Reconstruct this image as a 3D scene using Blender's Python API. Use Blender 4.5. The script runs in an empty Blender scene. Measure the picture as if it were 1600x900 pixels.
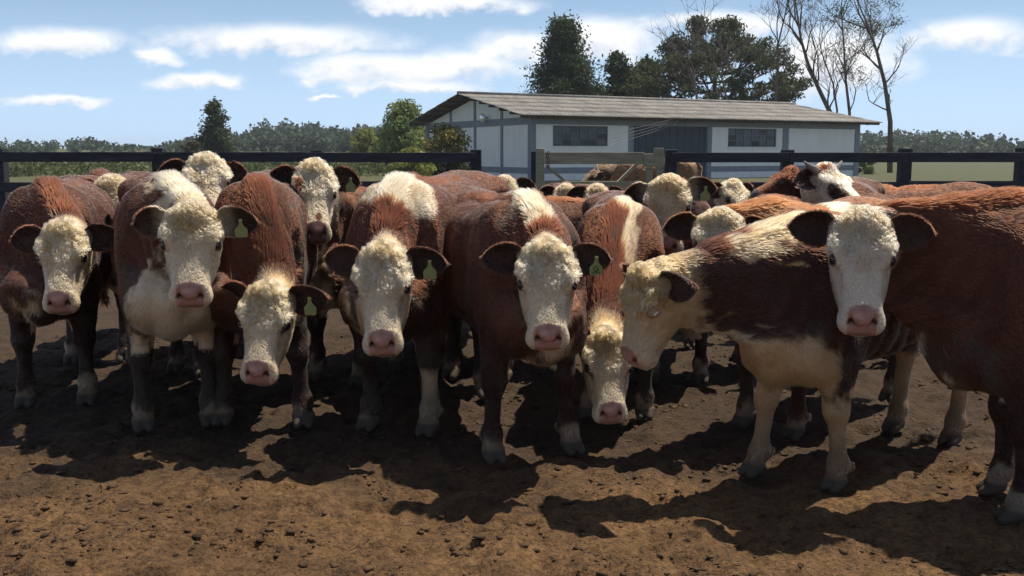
import bpy, bmesh, math, random
import numpy as np
from mathutils import Vector, Matrix
R_ = math.radians
SC = bpy.context.scene; COL = SC.collection
# ---------------------------------------------------------------- camera
CAMZ = 1.27; FPX = 1500.0; PITCH = math.atan(210/FPX)
cam = bpy.data.cameras.new('camera'); cam.sensor_width = 36; cam.lens = 36*FPX/1600; cam.clip_start = .05; cam.clip_end = 3000
camo = bpy.data.objects.new('camera', cam); COL.objects.link(camo); SC.camera = camo
camo.location = (0, 0, CAMZ); camo.rotation_euler = (R_(90)-PITCH, 0, 0)
def at(px, py, Y):
    """world point at distance Y in front of the photographer, for laying the place out"""
    rx, ru = (px-800)/FPX, (450-py)/FPX
    d = Vector((rx, math.cos(PITCH)+ru*math.sin(PITCH), -math.sin(PITCH)+ru*math.cos(PITCH)))
    return Vector((0, 0, CAMZ))+d*(Y/d.y)
# ---------------------------------------------------------------- sky and sun
SUN_AZ = (.78, .62); SUN_EL = 65
world = bpy.data.worlds.new('World'); SC.world = world; world.use_nodes = True
nt = world.node_tree; N = nt.nodes; LK = nt.links
bg = N['Background']; bg.inputs['Strength'].default_value = .06
sky = N.new('ShaderNodeTexSky'); sky.sky_type = 'NISHITA'; sky.sun_disc = False
sky.sun_elevation = R_(SUN_EL); sky.sun_rotation = math.atan2(SUN_AZ[0], SUN_AZ[1]); sky.air_density = 1.0; sky.dust_density = .5; sky.ozone_density = 2.2; sky.altitude = 800
def mth(op, a, b=None, c=None, clamp=False):
    n = N.new('ShaderNodeMath'); n.operation = op; n.use_clamp = clamp
    for i, x in enumerate((a, b, c)):
        if x is None: continue
        if isinstance(x, (int, float)): n.inputs[i].default_value = x
        else: LK.new(x, n.inputs[i])
    return n.outputs[0]
tc = N.new('ShaderNodeTexCoord'); sep = N.new('ShaderNodeSeparateXYZ'); LK.new(tc.outputs['Generated'], sep.inputs[0])
def wnoise(scale, detail, dist, loc):
    mp = N.new('ShaderNodeMapping'); LK.new(tc.outputs['Generated'], mp.inputs[0]); mp.inputs['Location'].default_value = loc; mp.inputs['Scale'].default_value = (1, 1, 1.6)
    n = N.new('ShaderNodeTexNoise'); n.inputs['Scale'].default_value = scale; n.inputs['Detail'].default_value = detail; n.inputs['Roughness'].default_value = .58; n.inputs['Distortion'].default_value = dist
    LK.new(mp.outputs[0], n.inputs['Vector']); return n.outputs['Fac']
n_big = wnoise(9, 6, .3, (0, 0, 0)); n_fine = wnoise(26, 5, .2, (3, 1, 2)); n_all = wnoise(3.2, 7, .4, (7, 3, 1))
ys = mth('MAXIMUM', sep.outputs[1], .05)
ax = mth('ADD', mth('DIVIDE', sep.outputs[0], ys), mth('MULTIPLY', mth('SUBTRACT', n_big, .5), .12))
ez = mth('ADD', mth('DIVIDE', sep.outputs[2], ys), mth('MULTIPLY', mth('SUBTRACT', n_fine, .5), .030))
dens = None; shade = None
for cx, cy, rx, ry in ((430, 68, 215, 36), (600, 114, 170, 34), (735, 108, 110, 34), (310, 131, 80, 20), (815, 80, 95, 34), (965, 68, 105, 46), (1290, 105, 170, 75), (640, 140, 130, 17), (1110, 40, 160, 26), (514, 155, 24, 6), (240, 90, 44, 22), (105, 70, 130, 30), (90, 160, 90, 12), (1510, 60, 140, 40), (700, 10, 160, 22)):
    p = at(cx, cy, 1000); q = at(cx+rx, cy-ry, 1000); a0, e0 = p.x/1000, (p.z)/1000; ra, re = (q.x-p.x)/1000, (q.z-p.z)/1000
    u = mth('DIVIDE', mth('SUBTRACT', ax, a0), ra); v = mth('DIVIDE', mth('SUBTRACT', ez, e0), re)
    v2 = mth('MULTIPLY', v, mth('ADD', 1.0, mth('MULTIPLY', mth('LESS_THAN', v, 0.0), .35)))
    d = mth('SUBTRACT', 1.0, mth('SQRT', mth('ADD', mth('MULTIPLY', u, u), mth('MULTIPLY', v2, v2))))
    sh = mth('MULTIPLY', mth('MAXIMUM', d, 0.0), v)
    dens = d if dens is None else mth('MAXIMUM', dens, d)
    shade = sh if shade is None else mth('ADD', shade, sh)
front = mth('GREATER_THAN', sep.outputs[1], .06)
dens = mth('ADD', mth('MULTIPLY', mth('ADD', dens, 1.0), front), -1.0)
off = mth('MAXIMUM', mth('MULTIPLY', mth('SUBTRACT', mth('DIVIDE', sep.outputs[2], ys), .20), 6.0), mth('MULTIPLY', mth('SUBTRACT', mth('ABSOLUTE', mth('DIVIDE', sep.outputs[0], ys)), .62), 6.0))
allc = mth('MULTIPLY', mth('SUBTRACT', n_all, .52), 3.0)
allc = mth('MINIMUM', allc, mth('SUBTRACT', mth('MINIMUM', off, 1.0), .4))
dens = mth('MAXIMUM', dens, allc)
dens = mth('ADD', dens, mth('ADD', mth('MULTIPLY', mth('SUBTRACT', n_fine, .5), 1.1), mth('MULTIPLY', mth('SUBTRACT', n_big, .5), .9)))
mr = N.new('ShaderNodeMapRange'); mr.interpolation_type = 'SMOOTHSTEP'; LK.new(dens, mr.inputs[0]); mr.inputs[1].default_value = -.12; mr.inputs[2].default_value = .72; mr.inputs[4].default_value = .96
hz = N.new('ShaderNodeMapRange'); hz.interpolation_type = 'SMOOTHSTEP'; LK.new(sep.outputs[2], hz.inputs[0]); hz.inputs[1].default_value = .26; hz.inputs[2].default_value = -.02; hz.inputs[4].default_value = .75
sh = mth('ADD', .55, mth('ADD', mth('MULTIPLY', shade, 1.6), mth('MULTIPLY', mth('SUBTRACT', n_fine, .45), .9)), None, True)
ccol = N.new('ShaderNodeMix'); ccol.data_type = 'RGBA'; LK.new(sh, ccol.inputs['Factor']); ccol.inputs[6].default_value = (8.0, 8.6, 9.8, 1); ccol.inputs[7].default_value = (13.2, 13.1, 13.0, 1)
skh = N.new('ShaderNodeMix'); skh.data_type = 'RGBA'; LK.new(hz.outputs[0], skh.inputs['Factor']); LK.new(sky.outputs[0], skh.inputs[6]); skh.inputs[7].default_value = (6.6, 9.6, 14.0, 1)
mx = N.new('ShaderNodeMix'); mx.data_type = 'RGBA'; LK.new(mr.outputs[0], mx.inputs['Factor']); LK.new(skh.outputs[2], mx.inputs[6]); LK.new(ccol.outputs[2], mx.inputs[7])
LK.new(mx.outputs[2], bg.inputs['Color'])
sun = bpy.data.lights.new('sun', 'SUN'); sun.energy = 4.0; sun.angle = R_(.6); sun.color = (1, .91, .76)
suno = bpy.data.objects.new('sun', sun); COL.objects.link(suno); ce = math.cos(R_(SUN_EL))
suno.rotation_euler = Vector((SUN_AZ[0]*ce, SUN_AZ[1]*ce, math.sin(R_(SUN_EL)))).to_track_quat('Z', 'Y').to_euler(); suno.location = (30, 12, 40)
VS = SC.view_settings; VS.view_transform = 'Standard'; VS.look = 'None'; VS.exposure = 0.6; VS.gamma = 1; VS.use_curve_mapping = False
SC.render.engine = 'CYCLES'; SC.cycles.use_denoising = True; SC.cycles.adaptive_threshold = .02; SC.cycles.max_bounces = 6; SC.cycles.diffuse_bounces = 3; SC.cycles.glossy_bounces = 2; SC.cycles.transmission_bounces = 5; SC.cycles.transparent_max_bounces = 8
SC.cycles_curves.shape = 'RIBBONS'
# ---------------------------------------------------------------- helpers
def material(name, build, rough=.8):
    m = bpy.data.materials.new(name); m.use_nodes = True; t = m.node_tree; b = t.nodes['Principled BSDF']; b.inputs['Roughness'].default_value = rough
    b.inputs['Specular IOR Level'].default_value = .3
    build(t, b); return m
def nd(t, kind, **kw):
    n = t.nodes.new(kind)
    for k, v in kw.items():
        if k in n.inputs: n.inputs[k].default_value = v
        else: setattr(n, k, v)
    return n
def noise(t, scale, detail=4, coord='Object', stretch=None, rough=.6):
    c = nd(t, 'ShaderNodeTexCoord'); n = nd(t, 'ShaderNodeTexNoise', Scale=scale, Detail=detail, Roughness=rough)
    if stretch:
        mp = nd(t, 'ShaderNodeMapping', Scale=stretch); t.links.new(c.outputs[coord], mp.inputs[0]); t.links.new(mp.outputs[0], n.inputs['Vector'])
    else: t.links.new(c.outputs[coord], n.inputs['Vector'])
    return n.outputs['Fac']
def ramp(t, fac, stops):
    r = nd(t, 'ShaderNodeValToRGB'); e = r.color_ramp.elements
    while len(e) < len(stops): e.new(.5)
    for k, (p, c) in enumerate(stops): e[k].position = p; e[k].color = (*c, 1)
    t.links.new(fac, r.inputs[0]); return r.outputs[0]
def bump(t, b, h, strength, dist=.02):
    n = nd(t, 'ShaderNodeBump', Strength=strength, Distance=dist); t.links.new(h, n.inputs['Height']); t.links.new(n.outputs[0], b.inputs['Normal'])
def speckled(name, c0, c1, scale, rough=.8, bmp=.2, stretch=None, coord='Object'):
    def f(t, b):
        n = noise(t, scale, 6, coord, stretch); t.links.new(ramp(t, n, [(.3, c0), (.7, c1)]), b.inputs['Base Color'])
        if bmp: bump(t, b, n, bmp)
    return material(name, f, rough)
def tag(o, label, cat, group=None, kind=None):
    if label: o['label'] = label
    if cat: o['category'] = cat
    if group: o['group'] = group
    if kind: o['kind'] = kind
    return o
def empty(name, loc=(0, 0, 0), rz=0.0):
    o = bpy.data.objects.new(name, None); COL.objects.link(o); o.location = loc; o.rotation_euler = (0, 0, rz); o.empty_display_size = .2; return o
def mesh_np(name, V, F, mat, parent=None, smooth=False):
    V = np.asarray(V, np.float32); F = np.asarray(F, np.int32); me = bpy.data.meshes.new(name)
    me.vertices.add(len(V)); me.vertices.foreach_set('co', V.ravel()); k = F.shape[1]
    me.loops.add(F.size); me.loops.foreach_set('vertex_index', F.ravel()); me.polygons.add(len(F))
    me.polygons.foreach_set('loop_start', np.arange(0, F.size, k, dtype=np.int32)); me.polygons.foreach_set('loop_total', np.full(len(F), k, np.int32))
    if smooth: me.polygons.foreach_set('use_smooth', np.ones(len(F), bool))
    me.update(calc_edges=True)
    if mat: me.materials.append(mat)
    o = bpy.data.objects.new(name, me); COL.objects.link(o); o.parent = parent; return o
class MB:
    """collects boxes, bars and prisms and links them as one mesh"""
    def __init__(s): s.bm = bmesh.new()
    def box(s, x0, x1, y0, y1, z0, z1, bev=0):
        r = bmesh.ops.create_cube(s.bm, size=1, matrix=Matrix.Translation(((x0+x1)/2, (y0+y1)/2, (z0+z1)/2)) @ Matrix.Diagonal((x1-x0, y1-y0, z1-z0, 1)))
        if bev:
            ed = list({e for v in r['verts'] for e in v.link_edges}); bmesh.ops.bevel(s.bm, geom=ed, offset=bev, segments=1, affect='EDGES')
        return s
    def bar(s, a, b, w, h, up=(0, 0, 1), bev=0):
        a, b = Vector(a), Vector(b); d = b-a; L = d.length; d.normalize(); sd = d.cross(Vector(up)).normalized(); u = sd.cross(d)
        M = Matrix((d, sd, u)).transposed().to_4x4(); M.translation = (a+b)/2
        r = bmesh.ops.create_cube(s.bm, size=1, matrix=M @ Matrix.Diagonal((L, w, h, 1)))
        if bev:
            ed = list({e for v in r['verts'] for e in v.link_edges}); bmesh.ops.bevel(s.bm, geom=ed, offset=bev, segments=1, affect='EDGES')
        return s
    def poly(s, pts, off):
        off = Vector(off); a = [s.bm.verts.new(p) for p in pts]; b = [s.bm.verts.new(Vector(p)+off) for p in pts]; n = len(pts)
        s.bm.faces.new(a); s.bm.faces.new(b[::-1])
        for i in range(n): s.bm.faces.new((a[i], b[i], b[(i+1) % n], a[(i+1) % n]))
        return s
    def tube(s, pts, rads, seg=8):
        pts = [Vector(p) for p in pts]; rings = []
        for i, p in enumerate(pts):
            d = (pts[min(i+1, len(pts)-1)]-pts[max(i-1, 0)]).normalized(); x = d.orthogonal().normalized() if i == 0 else (rx-d*rx.dot(d)).normalized(); rx = x; y = d.cross(x)
            rings.append([s.bm.verts.new(p+(x*math.cos(2*math.pi*k/seg)+y*math.sin(2*math.pi*k/seg))*rads[i]) for k in range(seg)])
        for a, b in zip(rings, rings[1:]):
            for k in range(seg): s.bm.faces.new((a[k], a[(k+1) % seg], b[(k+1) % seg], b[k]))
        s.bm.faces.new(rings[0][::-1]); s.bm.faces.new(rings[-1]); return s
    def sphere(s, c, r, seg=12):
        bmesh.ops.create_uvsphere(s.bm, u_segments=seg, v_segments=max(6, seg//2), radius=1, matrix=Matrix.Translation(c) @ Matrix.Diagonal((*(r if hasattr(r, '__len__') else (r, r, r)), 1))); return s
    def build(s, name, mat, parent=None, smooth=False, loc=None, rz=None):
        bmesh.ops.recalc_face_normals(s.bm, faces=s.bm.faces); me = bpy.data.meshes.new(name); s.bm.to_mesh(me); s.bm.free()
        if smooth: me.polygons.foreach_set('use_smooth', np.ones(len(me.polygons), bool))
        me.materials.append(mat); o = bpy.data.objects.new(name, me); COL.objects.link(o); o.parent = parent
        if loc is not None: o.location = loc
        if rz is not None: o.rotation_euler = (0, 0, rz)
        return o
random.seed(4); RNG = np.random.default_rng(11)
# ---------------------------------------------------------------- cattle: rest shape
def hash3(i, j, k, seed):
    n = (i.astype(np.int64)*374761393 + j.astype(np.int64)*668265263 + k.astype(np.int64)*2147483647 + seed*1274126177) & 0xffffffff
    n = ((n ^ (n >> 13))*1274126177) & 0xffffffff
    n = n ^ (n >> 16)
    return (n & 0xffff)/32767.5 - 1.0
def vnoise(p, seed=0):
    f = np.floor(p); t = p - f; t = t*t*(3-2*t); i = f.astype(np.int64)
    out = 0
    for a in (0, 1):
        for b in (0, 1):
            for c in (0, 1):
                w = (t[:, 0] if a else 1-t[:, 0])*(t[:, 1] if b else 1-t[:, 1])*(t[:, 2] if c else 1-t[:, 2])
                out = out + w*hash3(i[:, 0]+a, i[:, 1]+b, i[:, 2]+c, seed)
    return out
def fbm(p, seed=0, octv=3):
    s, a = 0, 1.0
    for o in range(octv):
        s = s + a*vnoise(p*(2.03**o), seed+o*17); a *= .5
    return s
def sstep(a, b, x):
    t = np.clip((x-a)/(b-a), 0, 1); return t*t*(3-2*t)
def smin(a, b, k):
    h = np.clip(.5+.5*(b-a)/k, 0, 1); return b*(1-h)+a*h-k*h*(1-h)
def smax(a, b, k): return -smin(-a, -b, k)
def nrm(v): return v/(np.linalg.norm(v, axis=-1, keepdims=True)+1e-9)
def dense(xs, ys, n=160):
    xs = np.array(xs, float); ys = np.array(ys, float)
    m = np.gradient(ys, xs); X = np.linspace(xs[0], xs[-1], n)
    k = np.clip(np.searchsorted(xs, X)-1, 0, len(xs)-2); h = xs[k+1]-xs[k]; t = (X-xs[k])/h
    Y = (2*t**3-3*t**2+1)*ys[k]+(t**3-2*t**2+t)*h*m[k]+(-2*t**3+3*t**2)*ys[k+1]+(t**3-t**2)*h*m[k+1]
    return X, Y
def loft(u, w, v, tab, n):
    """tab rows: u, top, bottom, halfwidth ; superellipse exponent n"""
    tab = np.array(tab, float)
    X, T = dense(tab[:, 0], tab[:, 1]); _, B = dense(tab[:, 0], tab[:, 2]); _, W = dense(tab[:, 0], tab[:, 3])
    t = np.interp(u, X, T); b = np.interp(u, X, B); hw = np.maximum(np.interp(u, X, W), .008)
    c = (t+b)/2; a = np.maximum((t-b)/2, .008)
    r = ((np.abs(w)/hw)**n+(np.abs(v-c)/a)**n)**(1/n)
    d = (r-1)*np.minimum(hw, a)
    over = np.maximum(np.maximum(tab[0, 0]-u, u-tab[-1, 0]), 0)
    return np.where(over > 0, np.sqrt(np.maximum(d, 0)**2+over**2)+.002, d)
def rcone(P, a, b, ra, rb, sy=1.0):
    a = np.array(a, float); b = np.array(b, float); ba = b-a
    pa = P-a; t = np.clip((pa@ba)/(ba@ba), 0, 1)
    q = pa-t[:, None]*ba
    return np.sqrt(q[:, 0]**2+(q[:, 1]/sy)**2+q[:, 2]**2)-(ra+(rb-ra)*t)
def ell(P, c, r):
    q = (P-np.array(c))/np.array(r); L = np.linalg.norm(q, axis=1)
    return (L-1)*min(r)
HP = np.array([.93, 0, 1.195]); HPITCH = math.radians(42)
HU = np.array([math.cos(HPITCH), 0, -math.sin(HPITCH)]); HV = np.array([math.sin(HPITCH), 0, math.cos(HPITCH)])
HS, HW, HL = .86, .99, .93                              # head size, breadth and length
def headlocal(P):
    q = (P-HP)/HS; return q@HU/HL, q[:, 1]/HW, q@HV
def headpt(u, w, v): return HP+HS*(u*HL*HU+np.array([0, w*HW, 0])+v*HV)
TORSO = [(-.80, .99, .84, .03), (-.76, 1.06, .70, .13), (-.66, 1.115, .56, .215), (-.48, 1.145, .52, .265), (-.28, 1.12, .525, .285),
         (-.05, 1.10, .495, .310), (.15, 1.10, .49, .298), (.34, 1.125, .485, .262), (.48, 1.125, .475, .220), (.60, 1.08, .49, .160), (.69, 1.0, .56, .10), (.73, .92, .62, .04)]
SKULL = [(-.035, -.05, -.12, .045), (-.012, -.006, -.16, .104), (.035, .014, -.19, .121), (.10, .018, -.20, .123), (.165, .014, -.20, .118), (.23, .006, -.19, .104),
         (.30, .0, -.165, .091), (.36, -.002, -.145, .085), (.40, -.006, -.132, .087), (.43, -.027, -.126, .087), (.455, -.056, -.122, .079), (.476, -.086, -.116, .055)]
JAW = [(.02, -.10, -.20, .06), (.09, -.11, -.255, .088), (.17, -.11, -.262, .092), (.25, -.10, -.232, .078), (.33, -.10, -.20, .062), (.40, -.10, -.180, .060), (.43, -.10, -.176, .058), (.455, -.11, -.165, .044), (.468, -.12, -.150, .02)]
EYE = (.172, .107, -.030); EYER = .0250*HS
def cow_field(P):
    x, y, z = P[:, 0], P[:, 1], P[:, 2]; ay = np.abs(y)
    S = np.stack([x, ay, z], 1)
    d = loft(x, y, z, TORSO, 2.25)
    # neck (deep, slab sided) and dewlap
    d = smin(d, rcone(S, (.42, 0, .84), (.86, 0, 1.08), .245, .118, .72), .09)
    d = smin(d, rcone(S, (.58, 0, .56), (.86, 0, .93), .085, .05, .6), .08)
    # shoulder, hip and thigh masses
    d = smin(d, ell(S, (.40, .165, .76), (.17, .085, .27)), .07)
    d = smin(d, ell(S, (.55, .12, .66), (.12, .085, .15)), .07)
    d = smin(d, ell(S, (-.56, .15, .76), (.20, .10, .27)), .07)
    d = smin(d, ell(S, (-.46, .205, 1.05), (.09, .06, .05)), .06)
    d = smin(d, rcone(P, (.42, 0, 1.09), (.20, 0, 1.075), .055, .04), .06)
    d = smax(d, -ell(S, (.62, .20, .83), (.10, .07, .16)), .07)
    d = smax(d, -ell(S, (.20, .36, .88), (.07, .09, .22)), .08)
    # flatter loin hollow in front of the hip
    d = smax(d, -ell(S, (-.30, .345, .93), (.14, .09, .12)), .08)
    # front legs
    L = rcone(S, (.39, .155, .62), (.405, .145, .36), .090, .050)
    L = smin(L, ell(S, (.415, .145, .345), (.053, .049, .060)), .03)
    L = smin(L, rcone(S, (.405, .145, .34), (.40, .145, .13), .038, .033), .03)
    L = smin(L, ell(S, (.398, .145, .115), (.041, .043, .045)), .03)
    L = smin(L, rcone(S, (.40, .145, .11), (.425, .145, .07), .036, .036), .03)
    H = smin(rcone(S, (.42, .122, .05), (.468, .120, .020), .031, .021), rcone(S, (.42, .168, .05), (.468, .170, .020), .031, .021), .001)
    H = smin(H, ell(S, (.345, .12, .10), (.016, .014, .022)), .01); H = smin(H, ell(S, (.345, .17, .10), (.016, .014, .022)), .01)
    L = smin(L, H, .010)
    d = smin(d, L, .06)
    # hind legs
    L = rcone(S, (-.50, .17, .66), (-.66, .155, .44), .15, .068, .75)
    L = smin(L, ell(S, (-.685, .153, .425), (.052, .042, .075)), .04)
    L = smin(L, rcone(S, (-.68, .153, .41), (-.635, .15, .14), .040, .035), .03)
    L = smin(L, ell(S, (-.633, .15, .12), (.043, .044, .047)), .03)
    L = smin(L, rcone(S, (-.63, .15, .11), (-.602, .15, .07), .037, .037), .03)
    H = smin(rcone(S, (-.605, .127, .05), (-.556, .125, .020), .031, .021), rcone(S, (-.605, .173, .05), (-.556, .175, .020), .031, .021), .001)
    L = smin(L, H, .010)
    d = smin(d, L, .05)
    # tail
    T = smin(rcone(P, (-.76, 0, 1.08), (-.83, 0, .98), .035, .028), rcone(P, (-.83, 0, .98), (-.815, 0, .55), .026, .022), .02)
    T = smin(T, rcone(P, (-.815, 0, .56), (-.82, 0, .38), .03, .018), .02)
    d = smin(d, T, .02)
    # head
    u, w, v = headlocal(P); aw = np.abs(w)
    h = loft(u, w, v, SKULL, 2.7)
    h = smin(h, loft(u, w, v, JAW, 2.3), .035)
    Q = np.stack([u, aw, v], 1)
    h = smin(h, ell(Q, (.132, .098, -.014), (.062, .032, .030)), .025)       # brow over the eye
    h = smin(h, ell(Q, (.235, .070, -.095), (.085, .032, .05)), .04)        # cheek muscle
    h = smin(h, ell(Q, (.008, .0, .012), (.05, .065, .035)), .04)           # poll
    h = smax(h, -ell(Q, (.285, .110, -.050), (.085, .028, .042)), .035)       # hollow beside the nose
    # eye socket and lids
    e = np.linalg.norm(Q-np.array(EYE), axis=1)
    h = smin(h, e-.0320, .016)
    q = Q-np.array([EYE[0]+.004, EYE[1]+.026, EYE[2]+.016])
    h = smax(h, -(np.linalg.norm(q/np.array([1.3, 1.0, .78]), axis=1)-.0255), .006)
    # muzzle: lips, nostrils, mouth
    h = smin(h, ell(Q, (.418, .054, -.088), (.042, .034, .036)), .024)
    h = smin(h, ell(Q, (.425, .0, -.040), (.030, .040, .030)), .02)
    h = smax(h, -ell(Q, (.446, .043, -.046), (.020, .0125, .019)), .010)
    h = smax(h, -ell(Q, (.430, .054, -.028), (.017, .009, .012)), .008)
    m = np.maximum(np.abs(v+.122+.10*np.maximum(.42-u, 0))-.004, np.maximum(.34-u, 0))
    h = np.where(u > .28, smax(h, -np.maximum(m, -.014-h), .006), h)
    d = smin(d, h*HS, .05)
    return np.maximum(d, -(z-.002))
def surface_nets(axs, field):
    X, Y, Z = axs; n = (len(X), len(Y), len(Z)); st = 4
    ci = [np.unique(np.r_[np.arange(0, m, st), m-1]) for m in n]
    C = np.stack(np.meshgrid(X[ci[0]], Y[ci[1]], Z[ci[2]], indexing='ij'), -1).reshape(-1, 3).astype(np.float32)
    dc = field(C).reshape([len(c) for c in ci])
    idx = [np.minimum(np.round(np.arange(m)/st).astype(int), len(c)-1) for m, c in zip(n, ci)]
    D = dc[np.ix_(*idx)].astype(np.float32)
    act = np.argwhere(np.abs(D) < .085)
    Pn = np.stack([X[act[:, 0]], Y[act[:, 1]], Z[act[:, 2]]], 1)
    for s in range(0, len(act), 400000):
        a = act[s:s+400000]; D[a[:, 0], a[:, 1], a[:, 2]] = field(Pn[s:s+400000])
    In = D < 0
    cnt = np.zeros((n[0]-1, n[1]-1, n[2]-1), np.int8)
    for a in (0, 1):
        for b in (0, 1):
            for c in (0, 1): cnt += In[a:n[0]-1+a, b:n[1]-1+b, c:n[2]-1+c]
    cells = np.argwhere((cnt > 0) & (cnt < 8))
    vid = -np.ones(cnt.shape, np.int32); vid[cells[:, 0], cells[:, 1], cells[:, 2]] = np.arange(len(cells))
    acc = np.zeros((len(cells), 3)); num = np.zeros(len(cells))
    corner = [(a, b, c) for a in (0, 1) for b in (0, 1) for c in (0, 1)]
    for p in corner:
        for ax in range(3):
            if p[ax] == 0:
                q = list(p); q[ax] = 1
                i0 = cells+np.array(p); i1 = cells+np.array(q)
                d0 = D[i0[:, 0], i0[:, 1], i0[:, 2]]; d1 = D[i1[:, 0], i1[:, 1], i1[:, 2]]
                m = (d0 < 0) != (d1 < 0); t = np.where(m, d0/(d0-d1+1e-12), 0)
                P0 = np.stack([X[i0[:, 0]], Y[i0[:, 1]], Z[i0[:, 2]]], 1); P1 = np.stack([X[i1[:, 0]], Y[i1[:, 1]], Z[i1[:, 2]]], 1)
                acc += m[:, None]*(P0+(P1-P0)*t[:, None]); num += m
    V = acc/num[:, None]
    F = []
    for ax in range(3):
        o = [(1, 2), (2, 0), (0, 1)][ax]
        sl0 = [slice(1, -1)]*3; sl1 = [slice(1, -1)]*3; sl0[ax] = slice(0, -1); sl1[ax] = slice(1, None)
        A = In[tuple(sl0)]; B = In[tuple(sl1)]
        e = np.argwhere(A != B); flip = A[e[:, 0], e[:, 1], e[:, 2]]
        base = e.copy(); 
        for k in range(3):
            if k != ax: base[:, k] += 1
        def at(d1, d2):
            q = base.copy(); q[:, o[0]] -= d1; q[:, o[1]] -= d2
            return vid[q[:, 0], q[:, 1], q[:, 2]]
        quad = np.stack([at(1, 1), at(0, 1), at(0, 0), at(1, 0)], 1)
        quad[~flip] = quad[~flip][:, ::-1]
        F.append(quad)
    return V, np.concatenate(F)
def graded(segs):
    out = [segs[0][0]]
    for a, b, s in segs:
        k = max(1, int(round((b-a)/s))); out += list(np.linspace(a, b, k+1)[1:])
    return np.array(out)
def ear_mesh(side, nu=16, nv=12):
    """concave leaf shaped ear, closed shell, in rest space; returns verts, quads, inner mask, (s,q)"""
    base = headpt(.035, side*.100, -.045)
    e = np.array([0, side, 0.])*.97+HV*(-.10)-HU*.10; e /= np.linalg.norm(e)
    n = HV*.80+HU*.60; n = n-e*(n@e); n /= np.linalg.norm(n)
    g = np.cross(n, e)*side
    vs, info = [], []
    L = .182
    for layer in (0, 1):
        for i in range(nu+1):
            s = i/nu
            hw = .063*(math.sin(math.pi*min(1, (.16+.84*s)))**.62)*(1 if s < .93 else max(.0, (1-s)/.07)**.5) + .003
            if s < .25: hw = hw*(.55+.45*(s/.25))
            for j in range(nv+1):
                q = -1+2*j/nv
                dep = .034*(1-s*.55)*(1-q*q)
                th = .0 if layer == 0 else .007*(1-q**8)*(1 if s < .99 else 0)+.0005
                p = base+e*(L*s-.01)+g*hw*q*(1.0+.0*s)-n*(dep+th)-n*.020*s*s+g*(-.016*s*s)
                vs.append(p); info.append((s, q, layer))
    quads = []; m = (nu+1)*(nv+1)
    ix = lambda l, i, j: l*m+i*(nv+1)+j
    for i in range(nu):
        for j in range(nv):
            quads.append((ix(0, i, j), ix(0, i+1, j), ix(0, i+1, j+1), ix(0, i, j+1)))
            quads.append((ix(1, i, j), ix(1, i, j+1), ix(1, i+1, j+1), ix(1, i+1, j)))
        quads.append((ix(0, i, 0), ix(1, i, 0), ix(1, i+1, 0), ix(0, i+1, 0)))
        quads.append((ix(0, i, nv), ix(0, i+1, nv), ix(1, i+1, nv), ix(1, i, nv)))
    for j in range(nv):
        quads.append((ix(0, nu, j), ix(1, nu, j), ix(1, nu, j+1), ix(0, nu, j+1)))
    Q = np.array(quads)
    if side < 0: Q = Q[:, ::-1]
    return np.array(vs), Q, np.array(info), base, e, g, n
def rest_cow(hs, bs):
    X = graded([(-.98, .66, bs), (.66, 1.36, hs)]); Y = graded([(-.42, -.18, bs), (-.18, .18, min(hs*1.15, bs)), (.18, .42, bs)])
    Z = graded([(-.03, .16, bs*.7), (.16, .78, bs), (.78, 1.28, hs)])
    V, F = surface_nets((X, Y, Z), cow_field)
    bodyw = sstep(1.0, .6, neck_t(V))*sstep(.35, .55, V[:, 2]); nv_ = vnormals(V, F)      # muscle, ribs and loose skin
    rib = .0045*np.sin(V[:, 0]*62+V[:, 2]*9+2*vnoise(V/.2, 6))*sstep(.34, .22, np.abs(V[:, 0]+.02))*sstep(.5, .62, V[:, 2])*sstep(1.0, .9, V[:, 2])
    fold = .006*np.sin(neck_t(V)*34+V[:, 2]*10)*sstep(.1, .3, neck_t(V))*sstep(.95, .75, neck_t(V))*sstep(1.05, .9, V[:, 2])
    V = V+nv_*(bodyw*(.014*fbm(V/.16, 2, 2)+.004*fbm(V/.05, 4, 2)+rib)+fold)[:, None]
    ear = np.zeros(len(V), np.int8); inner = np.zeros(len(V))
    for side in (1, -1):
        ev, eq, info, *_ = ear_mesh(side)
        F = np.concatenate([F, eq+len(V)]); V = np.concatenate([V, ev])
        ear = np.concatenate([ear, np.full(len(ev), side, np.int8)])
        inner = np.concatenate([inner, np.where(info[:, 2] == 0, 1-np.abs(info[:, 1])**6*.6, 0)])
    return dict(V=V, F=F, ear=ear, inner=inner)

# ---------------------------------------------------------------- cattle: pose, coat and colour
N0 = np.array([.42, 0, .88]); N1 = headpt(.05, 0, -.12); NL = float(np.linalg.norm(N1-N0)); NA = (N1-N0)/NL; NP = np.array([-NA[2], 0, NA[0]])
EARS = {sd: ear_mesh(sd)[3:] for sd in (1, -1)}
def neck_t(P):
    q = P-N0; t = (q@NA)/NL; low = np.maximum(-(q@NP)-.17, 0)*sstep(.95, .55, t)
    return t-1.7*low
def rodr(axis, ang, v):
    c = np.cos(ang)[:, None]; s = np.sin(ang)[:, None]
    return v*c+np.cross(axis[None], v)*s+axis[None]*(v@axis)[:, None]*(1-c)
def axang(R):
    q = Matrix(R.tolist()).to_quaternion(); ax, an = q.to_axis_angle(); return np.array(ax), an
def rotm(axis, ang):
    return np.array(Matrix.Rotation(ang, 3, Vector(axis)))
def headvar(P, w, pose):
    q = P-HP; a = (q@HU)*(pose.get('hl', 1)-1); return P+w[:, None]*(a[:, None]*HU+np.stack([0*a, q[:, 1]*(pose.get('hw', 1)-1), 0*a], 1))
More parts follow.
